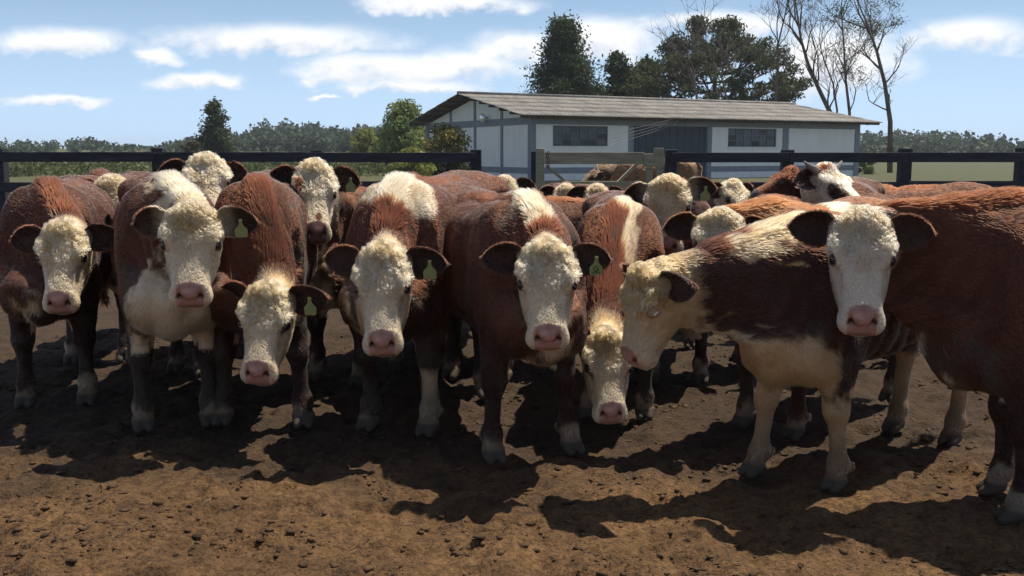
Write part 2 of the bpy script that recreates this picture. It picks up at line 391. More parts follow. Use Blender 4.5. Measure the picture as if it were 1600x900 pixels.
def deform(P, ear, pose):
    P = P.copy()
    t = neck_t(P); t[ear != 0] = 1.5
    for sd in (1, -1):
        m = ear == sd
        if m.any():
            base, e, g, n = EARS[sd]
            M = rotm(n, pose['ear'][0 if sd > 0 else 1]*-sd)@rotm(e, pose.get('eartwist', 0)*sd)@rotm(g, pose.get('earfwd', 0))
            P[m] = (P[m]-base)@M.T+base+(headvar(base[None], np.ones(1), pose)[0]-base)
    P = np.where((ear == 0)[:, None], headvar(P, sstep(.8, 1.05, t), pose), P)
    fat = pose.get('fat', 1.0)
    if fat != 1: P[:, 1] *= 1+(fat-1)*sstep(.75, .35, P[:, 0])*sstep(.3, .6, P[:, 2])
    R, Hp = pose['R'], pose['Hp']
    t = neck_t(P); t[ear != 0] = 1.5
    n1 = R@(N1-HP)+Hp; m0 = NA*NL; m1 = R@NA*NL
    s = np.clip(t, 0, 1)
    c = ((2*s**3-3*s**2+1)[:, None]*N0+(s**3-2*s**2+s)[:, None]*m0+(-2*s**3+3*s**2)[:, None]*n1+(s**3-s**2)[:, None]*m1)
    c = c+np.minimum(t, 0)[:, None]*m0+np.maximum(t-1, 0)[:, None]*m1
    off = P-(N0+t[:, None]*m0)
    ax, an = axang(R)
    out = c+rodr(ax, an*(s*s*(3-2*s)), off)
    for k, (fx, fy) in pose.get('legs', {}).items():
        sx, sy = k; m = ((P[:, 0] > .1) == (sx > 0))*sstep(.02, .09, P[:, 1]*sy)*(ear == 0)*(t < .3)
        w = m*np.clip((.62-P[:, 2])/.62, 0, 1); out[:, 0] += w*fx; out[:, 1] += w*fy
    return out
def vnormals(V, F):
    n = np.cross(V[F[:, 2]]-V[F[:, 0]], V[F[:, 3]]-V[F[:, 1]]); N = np.zeros_like(V)
    for k in range(4): np.add.at(N, F[:, k], n)
    return nrm(N)
def rest_hair(R, n, seed=3, curly=0.0):
    rng = np.random.default_rng(seed)
    V, F = R['V'], R['F']; N = vnormals(V, F)
    C = V[F].mean(1); A = np.linalg.norm(np.cross(V[F[:, 2]]-V[F[:, 0]], V[F[:, 3]]-V[F[:, 1]]), axis=1)*.5
    u, w, v = headlocal(C); t = neck_t(C); ef = R['ear'][F[:, 0]]
    head = (t > .9) & (ef == 0)
    dens = np.where(head, 2.2, 1.0)
    dens = np.where(head & (u < .2) & (v > -.12), 3.4, dens)
    dens = np.where(ef != 0, 2.0, dens)
    dens = np.where((C[:, 2] < .45) & (t < .3), .9, dens)
    nose = (.75*u+.67*v > .279) & (np.abs(w) < .058) & (v > -.115) & (u > .37); dens = np.where(head & nose, 0, dens)
    eye = np.linalg.norm(np.stack([u-EYE[0], np.abs(w)-EYE[1], v-EYE[2]], 1), axis=1) < .043; dens = np.where(head & eye, .0, dens)
    dens = np.where((C[:, 2] < .085) & (t < .3), 0, dens)
    pr = A*dens; pr /= pr.sum()
    f = rng.choice(len(F), n, p=pr); a = rng.random((n, 2))
    Vf = V[F[f]]; Nf = N[F[f]]
    wts = np.stack([(1-a[:, 0])*(1-a[:, 1]), a[:, 0]*(1-a[:, 1]), a[:, 0]*a[:, 1], (1-a[:, 0])*a[:, 1]], 1)
    p = (Vf*wts[..., None]).sum(1); nn = nrm((Nf*wts[..., None]).sum(1))
    ear = R['ear'][F[f, 0]]; inner = (R['inner'][F[f]]*wts).sum(1)
    u, w, v = headlocal(p); t = neck_t(p); head = (t > .9) & (ear == 0)
    # flow
    fl = np.tile(np.array([-1., 0, -.75]), (n, 1)); fl[:, 2] -= sstep(.6, .3, p[:, 2])*3
    du = u-.15; rad = np.sqrt(du**2+w**2)+.02
    hf = (du/rad)[:, None]*HU+(w/rad)[:, None]*np.array([0, 1., 0])
    hf = np.where((v < -.09)[:, None], -.5*HU-.8*HV, hf)
    fl = np.where(head[:, None], hf, fl)
    for sd in (1, -1):
        base, e, g, nE = EARS[sd]; m = ear == sd
        q = ((p[m]-base)@g)/.05
        fl[m] = e*.7+q[:, None]*g*1.1
    L = np.full(n, .016); curl = np.full(n, .3); lift = np.full(n, .20)
    fore = head*sstep(.24, .12, u)*sstep(-.13, -.05, v)
    poll = head*sstep(.06, -.01, u)
    L = np.where(head, .011+.006*sstep(.40, .20, u), L); lift = np.where(head, .45, lift); curl = np.where(head, .35, curl)
    L = L+fore*(.026-.010*curly)+poll*.004; curl = curl+fore*(1.3+2.4*curly); lift = lift+fore*(.18+.30*curly)-poll*.18
    jaw = head*sstep(-.08, -.14, v)*sstep(.42, .30, u); L = L+jaw*.010; curl = curl+jaw*.5
    crest = (t > -.9)*(t < .72)*(ear == 0)*sstep(.45, .8, nn[:, 2])*sstep(.09, .04, np.abs(p[:, 1])); L = L+crest*.034; lift = lift+crest*.45
    bel = (t < .9)*sstep(-.1, -.6, nn[:, 2])*(p[:, 2] > .38); L = L+bel*.020
    bris = (t < .8)*(p[:, 0] > .5)*(p[:, 2] < .75); L = L+bris*.014
    leg = (t < .3)*sstep(.5, .35, p[:, 2]); L = L*(1-leg)+leg*.012
    hoofhair = (t < .3)*sstep(.15, .09, p[:, 2]); L = L+hoofhair*.010
    tail = (p[:, 0] < -.79)*(p[:, 2] < .62); L = L+tail*.07
    E = ear != 0; L = np.where(E, np.where(inner > .3, .020, .012), L); lift = np.where(E, np.where(inner > .3, .55, .4), lift); curl = np.where(E, .4, curl)
    L = L*rng.uniform(.7, 1.2, n)
    fl = nrm(fl-nn*(fl*nn).sum(1)[:, None])
    jit = np.stack([vnoise(p/.13, 5), vnoise(p/.13, 9), vnoise(p/.13, 13)], 1)*.30+rng.normal(0, .22, (n, 3))
    fl = fl+jit+(.35+.4*curly)*fore[:, None]*np.stack([vnoise(p/.02, 25), vnoise(p/.02, 29), vnoise(p/.02, 33)], 1); fl = nrm(fl-nn*(fl*nn).sum(1)[:, None])
    K = 5; ck = np.where(fore > .05, vnoise(p/(.030-.006*curly), 41)*1.4, vnoise(p/.05, 43)*.5)+rng.normal(0, .22, n)
    bi = np.cross(nn, fl); pts = [p-nn*.001]; d0 = p-nn*.001
    for k in range(1, K):
        a_ = curl*ck*(k-.5)*.75
        d = fl*np.cos(a_)[:, None]+bi*np.sin(a_)[:, None]
        lf = lift*(1.5-1.1*k/(K-1)) - .10*(k/(K-1))
        d0 = d0+nrm(d+nn*lf[:, None])*(L/(K-1))[:, None]
        pts.append(d0)
    H = np.stack(pts, 1)
    # strands gather in locks
    cell = np.where(fore > .3, .016, .026)
    key = np.floor((p+.012*np.stack([vnoise(p/.02, 71), vnoise(p/.02, 72), vnoise(p/.02, 73)], 1))/cell[:, None]).astype(np.int64); key = key[:, 0]*1000003+key[:, 1]*10007+key[:, 2]*101+(fore > .3)*7+ear.astype(np.int64)*3
    _, inv = np.unique(key, return_inverse=True); cnt = np.bincount(inv)
    for k in range(1, K):
        rel = H[:, k]; mean = np.stack([np.bincount(inv, rel[:, j])/cnt for j in range(3)], 1)[inv]
        s = np.where(fore > .2, .80, .05)*(k/(K-1))**1.4*np.where(E, .6, 1)
        H[:, k] += s[:, None]*(mean-rel)
    return dict(H=H, p=p, n=nn, ear=ear, inner=inner, lock=hash3(inv, inv*0, inv*0, 77), head=head, L=L)
RED = np.array([.083, .0235, .0105]); CREAM = np.array([.67, .515, .335]); TAN = np.array([.46, .27, .115])
def coat_colour(P, ear, inner, c, rnd=None):
    """base hair colour at rest positions for one animal's markings"""
    u, w, v = headlocal(P); t = neck_t(P)
    sd = c.get('seed', 1); nz = fbm(P/.055, sd, 3)*.5; n2 = fbm(P/.16, sd+50, 2)*.5
    red = np.array(c.get('red', RED)); cream = np.array(c.get('cream', CREAM))
    col = np.tile(red, (len(P), 1))*(1+.38*n2)[:, None]
    dark = sstep(.80, .42, P[:, 2])*(t < .5); col = col*(1-.68*dark[:, None])        # coat darkens downward over lower trunk and legs
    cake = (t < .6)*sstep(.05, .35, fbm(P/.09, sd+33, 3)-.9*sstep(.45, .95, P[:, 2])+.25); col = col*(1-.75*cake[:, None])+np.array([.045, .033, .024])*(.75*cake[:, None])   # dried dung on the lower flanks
    wh = sstep(-.06, .06, t-c.get('face', .80)+.10*nz)
    br = c.get('brisket', .6); bw = c.get('briw', .13)
    wh = np.maximum(wh, (t < .9)*sstep(-.06, .06, (P[:, 0]-.60)*1.2+(br-P[:, 2])*.9-.12+.30*nz)*(P[:, 0] > .45)*sstep(bw+.03, bw-.03, np.abs(P[:, 1])+.05*nz)*(P[:, 2] > .36))
    wh = np.maximum(wh, (t < .6)*(np.abs(P[:, 0]) < .55)*sstep(-.03, .03, .50-P[:, 2]+.05*nz)*(P[:, 2] > .38)*((np.abs(P[:, 1]) < .10) | (P[:, 0] < .26))*c.get('belly', 1))
    sk = c.get('sock', .12); wh = np.maximum(wh, (t < .3)*sstep(-.02, .02, sk-P[:, 2]+.10*nz))
    cr = c.get('crest')
    if cr:
        top = np.where(t > 0, (P-N0)@NP > .05, P[:, 2] > 1.0)
        wh = np.maximum(wh, sstep(-.015, .015, cr[2]*(1+1.5*nz)-np.abs(P[:, 1]-cr[3]-.05*n2))*(P[:, 0] > cr[0]+.06*nz)*(P[:, 0] < cr[1]+.06*nz)*top*(t < 1.1))
    wh = np.where(ear != 0, 0, wh)
    for ctr, rad, kind in c.get('patch', []):
        q = (P-np.array(ctr))/np.array(rad); m = sstep(.12, -.12, np.linalg.norm(q, axis=1)-1+.32*nz)*(ear == 0)
        if kind == 'w': wh = np.maximum(wh, m)
        elif kind == 'r': wh = wh*(1-m)
    cr_ = np.tile(cream, (len(P), 1))
    stain = np.clip(.40*sstep(.17, .02, u)*(t > .8)+.55*np.maximum(fbm(P/.05, sd+90, 3), 0)+c.get('dirty', .1), 0, .85)
    stain = stain*np.where((u > .30) & (t > .9), .3, 1)+.4*(t > .9)*sstep(-.06, -.14, v)*sstep(.42, .30, u)
    cr_ = cr_*(1-stain[:, None])+TAN*stain[:, None]
    mud = (t < .3)*sstep(.42, .05, P[:, 2]+.08*nz)*.85; cr_ = cr_*(1-mud[:, None])+np.array([.10, .065, .045])*mud[:, None]
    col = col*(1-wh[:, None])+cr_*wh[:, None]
    for ctr, rad, kind in c.get('hpatch', []):            # marks on the face, in head coordinates u, w, v
        q = (np.stack([u, w, v], 1)-np.array(ctr))/np.array(rad); m = sstep(.15, -.15, np.linalg.norm(q, axis=1)-1+.25*nz)*(ear == 0)
        k = np.array({'r': red*.9, 'd': (.045, .022, .015), 'w': cream}[kind]); col = col*(1-m[:, None])+k*m[:, None]
    eo = np.array(c.get('earout', red*.8)); ei = np.array(c.get('earin', (.040, .020, .014)))  # inner ear: brown hair with the hollow's shade put into its colour
    E = ear != 0
    if E.any():
        k = np.clip(inner, 0, 1)[:, None]; ec = eo*(1-k)+ei*k
        if c.get('earwhite'):
            bd = np.abs(P[:, 1]); m = (sstep(.17, .11, bd)*c['earwhite'])[:, None]; ec = ec*(1-m)+cream*.9*m
        col = np.where(E[:, None], ec, col)
    if rnd is not None: col = col*(1+np.where(t > .9, .20, .05)*rnd)[:, None]
    return np.clip(col, .004, .9)
def skin_colour(V, ear, inner, c):
    col = coat_colour(V, ear, inner, c)*.8
    u, w, v = headlocal(V); t = neck_t(V); nz = fbm(V/.02, 7, 2)
    pad = (ear == 0)*(t > 1)*(u > .37)*sstep(.279, .286, .75*u+.67*v+.004*np.cos(w*70)+.001*nz)*sstep(.062, .055, np.abs(w)+.12*np.maximum(v+.03, 0)+.25*np.maximum(-.09-v, 0))*sstep(-.112, -.104, v)
    pink = np.array(c.get('nose', (.36, .185, .15)))*(1+.35*nz)[:, None]
    col = col*(1-pad[:, None])+pink*pad[:, None]
    q = np.stack([u-EYE[0], np.abs(w)-EYE[1], v-EYE[2]], 1); e = np.linalg.norm(q, axis=1)
    lid = (ear == 0)*(t > .9)*sstep(.034, .029, e); col = col*(1-lid[:, None])+np.array(c.get('lid', (.07, .035, .028)))*lid[:, None]
    nos = (ear == 0)*(t > 1)*np.maximum(sstep(.021, .013, np.linalg.norm(np.stack([u-.437, np.abs(w)-.045, v+.044], 1), axis=1)), 0)
    col = col*(1-nos[:, None])+np.array([.05, .02, .018])*nos[:, None]
    hoof = (t < .3)*sstep(.066, .056, V[:, 2]); col = col*(1-hoof[:, None])+np.array([.060, .047, .036])*hoof[:, None]
    rough = np.where(pad > .5, .38, .75)
    return np.clip(col, .004, .9), pad
# ---------------------------------------------------------------- ground
def f_soil(t, b):
    n1 = noise(t, 1.6, 6); n2 = noise(t, 22, 8, rough=.75); n3 = noise(t, 70, 4)
    c = ramp(t, n2, [(.30, (.035, .021, .012)), (.48, (.150, .084, .037)), (.68, (.235, .140, .064))])
    n5 = noise(t, 55, 6, rough=.75); sp_ = ramp(t, n5, [(.38, (.30, .28, .27)), (.50, (1, 1, 1))]); m0 = nd(t, 'ShaderNodeMix', data_type='RGBA', blend_type='MULTIPLY'); m0.inputs[0].default_value = .85; t.links.new(c, m0.inputs[6]); t.links.new(sp_, m0.inputs[7]); c = m0.outputs[2]
    d = ramp(t, n1, [(.34, (.62, .60, .60)), (.62, (1.10, 1.06, 1.0))])
    m = nd(t, 'ShaderNodeMix', data_type='RGBA', blend_type='MULTIPLY'); m.inputs[0].default_value = 1; t.links.new(c, m.inputs[6]); t.links.new(d, m.inputs[7]); t.links.new(m.outputs[2], b.inputs['Base Color'])
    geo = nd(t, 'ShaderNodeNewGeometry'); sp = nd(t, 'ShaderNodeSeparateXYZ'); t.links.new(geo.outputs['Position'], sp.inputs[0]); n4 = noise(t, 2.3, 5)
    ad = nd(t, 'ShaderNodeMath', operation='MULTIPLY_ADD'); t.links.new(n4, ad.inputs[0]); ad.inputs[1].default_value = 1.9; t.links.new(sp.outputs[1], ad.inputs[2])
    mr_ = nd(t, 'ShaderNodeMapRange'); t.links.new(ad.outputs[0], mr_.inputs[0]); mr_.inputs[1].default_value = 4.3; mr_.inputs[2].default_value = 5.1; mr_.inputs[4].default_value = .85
    m2 = nd(t, 'ShaderNodeMix', data_type='RGBA'); t.links.new(mr_.outputs[0], m2.inputs[0]); t.links.new(m.outputs[2], m2.inputs[6]); t.links.new(ramp(t, n2, [(.3, (.022, .016, .012)), (.7, (.065, .042, .026))]), m2.inputs[7]); t.links.new(m2.outputs[2], b.inputs['Base Color'])   # trodden dung, darkened further to paint in the herd's shadow
    ad2 = nd(t, 'ShaderNodeMath', operation='ADD'); t.links.new(n3, ad2.inputs[0]); t.links.new(n2, ad2.inputs[1])
    bump(t, b, ad2.outputs[0], .9, .02)
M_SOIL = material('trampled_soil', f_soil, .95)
M_CLOD = speckled('clod', (.022, .014, .009), (.13, .075, .036), 22, .95, .6)
M_STRAW = speckled('straw', (.18, .12, .06), (.34, .26, .15), 30, .8, 0)
M_GRASS = speckled('grass', (.045, .052, .022), (.10, .10, .045), 1.7, .95, .5)
gx = graded([(-700, -60, 40), (-60, -8, 3), (-8, -3, .12), (-3, 3, .020), (3, 8, .12), (8, 60, 3), (60, 700, 40)])
gy = graded([(-40, 0, 4), (0, 2.5, .1), (2.5, 4.6, .015), (4.6, 7, .04), (7, 15, .15), (15, 90, 3), (90, 1200, 40)])
GXX, GYY = np.meshgrid(gx, gy, indexing='ij'); gp = np.stack([GXX.ravel(), GYY.ravel(), 0*GXX.ravel()], 1)
def soil_h(p):
    q = p.copy(); q[:, 2] = 0
    near = sstep(18, 12, p[:, 1])*sstep(12, 8, np.abs(p[:, 0]))
    a = .022*fbm(q/.42, 3, 3)+.018*fbm(q/.11, 5, 4)
    r = np.abs(vnoise(q/.075, 8)); clod = .024*np.maximum(vnoise(q/.055, 21)-.15, 0)*sstep(-.3, .5, vnoise(q/.5, 31))
    print_ = -.022*sstep(.45, .8, vnoise(q/.11, 51))
    return (a+clod+print_+.006*vnoise(q/.03, 61)-.012)*near-.0005
gp[:, 2] = soil_h(gp)
nx, ny = len(gx), len(gy); ii, jj = np.meshgrid(np.arange(nx-1), np.arange(ny-1), indexing='ij'); b0 = (ii*ny+jj).ravel()
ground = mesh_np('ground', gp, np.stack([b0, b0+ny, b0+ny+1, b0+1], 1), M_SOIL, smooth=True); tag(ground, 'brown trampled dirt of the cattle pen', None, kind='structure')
# clods of dung and earth on the soil, and bits of straw
ico = bmesh.new(); bmesh.ops.create_icosphere(ico, subdivisions=1, radius=1); IV = np.array([v.co[:] for v in ico.verts]); IF = np.array([[v.index for v in f.verts] for f in ico.faces]); ico.free()
n = 46000; cx = RNG.uniform(-3.4, 3.4, n); cy = 2.55+RNG.random(n)**1.5*4.2
sz = .0022+.012*RNG.random(n)**6; keep = vnoise(np.stack([cx/.28, cy/.28, 0*cx], 1), 9)*.8+vnoise(np.stack([cx/.06, cy/.06, 0*cx], 1), 19)*.6+RNG.normal(0, .3, n) > .12
cx, cy, sz = cx[keep], cy[keep], sz[keep]; n = len(cx); cz = soil_h(np.stack([cx, cy, 0*cx], 1))
V = IV[None]*(1+RNG.normal(0, .24, (n, len(IV), 1)))*sz[:, None, None]*np.stack([RNG.uniform(.8, 1.7, n), RNG.uniform(.8, 1.7, n), RNG.uniform(.3, .7, n)], 1)[:, None]
V = V+np.stack([cx, cy, cz+sz*.2], 1)[:, None]
F = IF[None]+(np.arange(n)*len(IV))[:, None, None]
tag(mesh_np('soil_clods', V.reshape(-1, 3), F.reshape(-1, 3), M_CLOD), 'small dark clods of earth and dung strewn over the pen floor', 'clods', kind='stuff')
n = 170; a = RNG.uniform(0, 6.28, n); cx = RNG.uniform(-3.2, 3.2, n); cy = 2.6+RNG.random(n)**1.4*3; L = RNG.uniform(.006, .022, n)
cz = soil_h(np.stack([cx, cy, 0*cx], 1))+.006; c = np.stack([cx, cy, cz], 1); d = np.stack([np.cos(a), np.sin(a), RNG.normal(0, .12, n)], 1)*L[:, None]; w = np.stack([-np.sin(a), np.cos(a), 0*a], 1)*.0012; up = np.array([0, 0, .0016])
V = np.stack([c-d-w, c+d-w, c+d+w, c-d+w, c-d+up, c+d+up], 1); F = np.array([[0, 1, 5, 4], [1, 2, 5, 5], [2, 3, 4, 5], [3, 0, 4, 4], [0, 3, 2, 1]])[[0, 2, 4]]
tag(mesh_np('straw_bits', V.reshape(-1, 3), (F[None]+(np.arange(n)*6)[:, None, None]).reshape(-1, 4), M_STRAW), 'pale bits of straw scattered on the dirt', 'straw', kind='stuff')
# grass beyond the fence
gx2 = graded([(-500, -60, 40), (-60, 60, 4), (60, 500, 40)]); gy2 = graded([(15.2, 60, 3), (60, 330, 15)])
A, B = np.meshgrid(gx2, gy2, indexing='ij'); p = np.stack([A.ravel(), B.ravel(), 0*A.ravel()], 1)
p[:, 2] = .012+2.6*sstep(130, 300, p[:, 1])*(1+.25*vnoise(p/60, 3))*sstep(70, -20, p[:, 0])
m = len(gy2); ii, jj = np.meshgrid(np.arange(len(gx2)-1), np.arange(m-1), indexing='ij'); b0 = (ii*m+jj).ravel()
tag(mesh_np('meadow', p, np.stack([b0, b0+m, b0+m+1, b0+1], 1), M_GRASS, smooth=True), 'green meadow rising to the wooded hill', None, kind='structure')
# ---------------------------------------------------------------- barn
M_WALL = None
def f_wall(t, b):
    n = noise(t, 1.1, 6); c = ramp(t, n, [(.3, (.79, .775, .75)), (.7, (.85, .84, .82))])
    st = noise(t, 2.2, 5, stretch=(1, 1, .12)); dm = ramp(t, st, [(.36, (.70, .67, .62)), (.55, (1, 1, 1))]); mm = nd(t, 'ShaderNodeMix', data_type='RGBA', blend_type='MULTIPLY'); mm.inputs[0].default_value = .18; t.links.new(c, mm.inputs[6]); t.links.new(dm, mm.inputs[7]); t.links.new(mm.outputs[2], b.inputs['Base Color'])
    tcn = nd(t, 'ShaderNodeTexCoord'); mp = nd(t, 'ShaderNodeMapping'); mp.inputs['Rotation'].default_value = (R_(90), 0, 0); t.links.new(tcn.outputs['Object'], mp.inputs[0])
    br = nd(t, 'ShaderNodeTexBrick', Scale=1.0, **{'Mortar Size': .012, 'Brick Width': .40, 'Row Height': .20}); t.links.new(mp.outputs[0], br.inputs['Vector'])
    bump(t, b, br.outputs['Fac'], -.35, .01)
M_WALL = material('white_block_wall', f_wall, .9)
M_GREY = speckled('grey_paint', (.20, .215, .25), (.26, .275, .31), 3, .8, .1)
M_DOOR = speckled('dark_door_paint', (.050, .060, .080), (.068, .080, .10), 2, .6, .05)
def f_roof(t, b):
    n = noise(t, 1.4, 7, stretch=(1, .35, 1), rough=.7); c = ramp(t, n, [(.32, (.15, .142, .136)), (.52, (.26, .248, .24)), (.7, (.34, .325, .315))]); l = noise(t, 9, 4); d = ramp(t, l, [(.4, (.75, .74, .70)), (.6, (1.05, 1.05, 1.05))])
    mm = nd(t, 'ShaderNodeMix', data_type='RGBA', blend_type='MULTIPLY'); mm.inputs[0].default_value = 1; t.links.new(c, mm.inputs[6]); t.links.new(d, mm.inputs[7]); t.links.new(mm.outputs[2], b.inputs['Base Color'])
M_ROOF = material('fibre_cement', f_roof, .95)
M_DARKWOOD = speckled('rafter_wood', (.05, .04, .035), (.12, .10, .085), 5, .85, .2)
def f_glass(t, b):
    b.inputs['Base Color'].default_value = (.035, .042, .046, 1); b.inputs['Roughness'].default_value = .12; b.inputs['Specular IOR Level'].default_value = .5
M_GLASS = material('window_glass', f_glass, .12)
M_IRON = speckled('window_iron', (.13, .14, .15), (.18, .19, .20), 8, .7, 0)
bd = math.radians(90-61.7); BARN = empty('barn', (.9, 45, 0), bd)       # local x along the facade, local y into the barn
tag(BARN, 'white block barn with grey pillars and low fibre cement roof behind the pen', 'barn')
BL, BW, EAV, RISE = 21.3, 12.0, 3.02, 1.15
door0, door1 = 5.75, 10.35
wins = ((1.15, 4.25), (11.75, 15.1)); wz0, wz1 = 1.62, 2.58
def wallpiece(x0, x1, z0, z1): MB().box(x0, x1, .0, .22, z0, z1).build('wall_panel', M_WALL, BARN)
edges = [(0.22, 5.45), (10.65, 15.55), (15.95, BL-.3)]
for (x0, x1), wn in zip(edges, (wins[0], wins[1], None)):
    if wn:
        wallpiece(x0, wn[0], .62, 2.62); wallpiece(wn[1], x1, .62, 2.62); wallpiece(wn[0], wn[1], .62, wz0); wallpiece(wn[0], wn[1], wz1, 2.62)
    else: wallpiece(x0, x1, .62, 2.62)
    wallpiece(x0, x1, 0, .34)
    MB().box(x0, x1, -.025, .22, .34, .62).build('grey_band', M_GREY, BARN)
for x0, x1 in ((-.06, .22), (5.45, 5.75), (10.35, 10.65), (15.55, 15.95), (BL-.3, BL+.06)):
    MB().box(x0, x1, -.055, .26, 0, 2.62, .01).build('pillar', M_GREY, BARN)
MB().box(-.06, BL+.06, -.04, .26, 2.62, EAV).build('eave_beam', M_GREY, BARN)
for x0, x1 in wins:
    wn = MB(); fr = .05
    wn.box(x0, x1, .04, .12, wz0, wz0+fr).box(x0, x1, .04, .12, wz1-fr, wz1).box(x0, x0+fr, .04, .12, wz0+fr, wz1-fr).box(x1-fr, x1, .04, .12, wz0+fr, wz1-fr)
    W = wn.build('window', M_IRON, BARN)
    nc, nr = 6, 3; pw = (x1-x0-2*fr)/nc; ph = (wz1-wz0-2*fr)/nr
    for i in range(1, nc): MB().box(x0+fr+i*pw-.018, x0+fr+i*pw+.018, .055, .105, wz0+fr, wz1-fr).build('glazing_bar', M_IRON, W)
    for j in range(1, nr): MB().box(x0+fr, x1-fr, .058, .102, wz0+fr+j*ph-.015, wz0+fr+j*ph+.015).build('glazing_bar', M_IRON, W)
    pane = None
    for i in range(nc):
        for j in range(nr):
            if pane is None: pane = MB().box(.02, pw-.02, -.004, .004, .017, ph-.017).build('pane', M_GLASS, W); q = pane
            else: q = pane.copy(); COL.objects.link(q)
            q.location = (x0+fr+i*pw, .085, wz0+fr+j*ph); q.rotation_euler = (random.uniform(-.03, .03), 0, random.uniform(-.02, .02))
    MB().box(x0, x1, .20, .23, wz0, wz1).build('window_backing', M_DOOR, W)
    MB().box(x0-.05, x1+.05, -.06, .03, wz0-.07, wz0-.002).build('sill', M_WALL, W)
D = MB().box(door0, door1, .10, .16, 0, 2.62).build('door', M_DOOR, BARN)
for x in np.linspace(door0+.4, door1-.4, 9): MB().box(x-.02, x+.02, .08, .099, .02, 2.6).build('door_batten', M_DOOR, D)
# gable wall (local x = 0 plane, facing -x): white panels framed by grey pillars and bands
def slope(y): return EAV-.0+RISE*(1-abs(y-BW/2)/(BW/2))
gz = 2.62
cols_ = [.26, 3.02, 6.0, 8.98, BW-.02]
for k in range(4):
    y0, y1 = cols_[k]+(.10 if k else 0), cols_[k+1]-(.10 if k < 3 else 0)
    MB().poly([(.06, y0, 2.96), (.06, y1, 2.96), (.06, y1, slope(y1)-.06)]+([(.06, BW/2, slope(BW/2)-.06)] if y0 < BW/2 < y1 else [])+[(.06, y0, slope(y0)-.06)], (.2, 0, 0)).build('gable_panel', M_WALL, BARN)
    MB().box(.06, .26, y0, y1, .62, gz).build('wall_panel', M_WALL, BARN); MB().box(.06, .26, y0, y1, 0, .34).build('wall_panel', M_WALL, BARN)
MB().box(.02, .26, .262, BW, gz, 2.96).build('grey_band', M_GREY, BARN)
MB().box(.03, .26, .262, BW, .34, .62).build('grey_band', M_GREY, BARN)
for k in (1, 2, 3):
    MB().box(.0, .26, cols_[k]-.10, cols_[k]+.10, .0, gz).build('pillar', M_GREY, BARN); MB().box(.0, .26, cols_[k]-.10, cols_[k]+.10, 2.96, slope(cols_[k])-.08).build('pillar', M_GREY, BARN)
MB().box(-.06, .26, BW, BW+.28, 0, slope(BW)-.06).build('pillar', M_GREY, BARN)
MB().box(BL-.2, BL, .26, BW, 0, EAV).box(.26, BL-.2, BW-.2, BW, 0, EAV).build('rear_wall', M_WALL, BARN)
MB().poly([(BL-.2, .3, EAV), (BL-.2, BW, EAV), (BL-.2, BW/2, slope(BW/2)-.06)], (.18, 0, 0)).build('gable_panel', M_WALL, BARN)
# corrugated roof: five overlapping courses on each slope
ov, ovx = .85, .95
th = math.atan2(RISE, BW/2)
for side in (0, 1):
    L = (BW/2+ov)/math.cos(th); nrow = 5; rl = L/nrow
    for r in range(nrow):
        xs = np.arange(-ovx, BL+ovx+.01, .0443); prof = .025*np.cos(2*math.pi*xs/.177)
        s0, s1 = r*rl-(.12 if r else 0), (r+1)*rl
        zo0 = .05+.03; V = []
        for s, lift_ in ((s0, .0), (s1, .022)):
            y = BW/2-s*math.cos(th) if side == 0 else BW/2+s*math.cos(th); z = EAV+RISE+.13-s*math.sin(th)
            V.append(np.stack([xs, np.full_like(xs, y), z+prof+lift_*1.0], 1))
        n = len(xs); V = np.concatenate(V); Vb = V-np.array([0, 0, .014]); V = np.concatenate([V, Vb]); k = np.arange(n-1)
        F = np.concatenate([np.stack([k, k+1, n+k+1, n+k], 1), np.stack([2*n+k, 3*n+k, 3*n+k+1, 2*n+k+1], 1), np.stack([n+k, n+k+1, 3*n+k+1, 3*n+k], 1), np.stack([k+1, k, 2*n+k, 2*n+k+1], 1), [[0, n, 3*n, 2*n], [n-1, 3*n-1, 4*n-1, 2*n-1]]])
        mesh_np('roof_course', V, F, M_ROOF, BARN, smooth=False)
    for s in np.linspace(.3, L-.25, 7):
        y = BW/2-s*math.cos(th) if side == 0 else BW/2+s*math.cos(th); z = EAV+RISE+.03-s*math.sin(th)
        MB().box(-ovx+.05, BL+ovx-.05, y-.05, y+.05, z-.07, z+.06).build('purlin', M_DARKWOOD, BARN)
MB().tube([(-ovx, BW/2, EAV+RISE+.17), (BL+ovx, BW/2, EAV+RISE+.17)], [.09, .09], 8).build('ridge_cap', M_ROOF, BARN, True)
for x in np.linspace(.08, BL-.1, 6): MB().bar((x, -ov+.12, EAV-.10), (x, .0, EAV+.02), .10, .16).build('rafter_end', M_DARKWOOD, BARN)
# floodlight on the gable
M_LAMP = material('lamp_glass', lambda t, b: (b.inputs['Base Color'].__setattr__('default_value', (.85, .86, .84, 1)), b.inputs['Roughness'].__setattr__('default_value', .15), b.inputs['Metallic'].__setattr__('default_value', .6)), .15)
fl = empty('floodlight', (0, 0, 0)); fl.parent = BARN; fl.name = 'floodlight'
MB().sphere((-.26, 4.55, 3.04), (.13, .22, .24), 16).build('lamp_globe', M_LAMP, fl, True); MB().bar((.02, 4.55, 3.04), (-.18, 4.55, 3.04), .07, .07).build('bracket', M_IRON, fl)
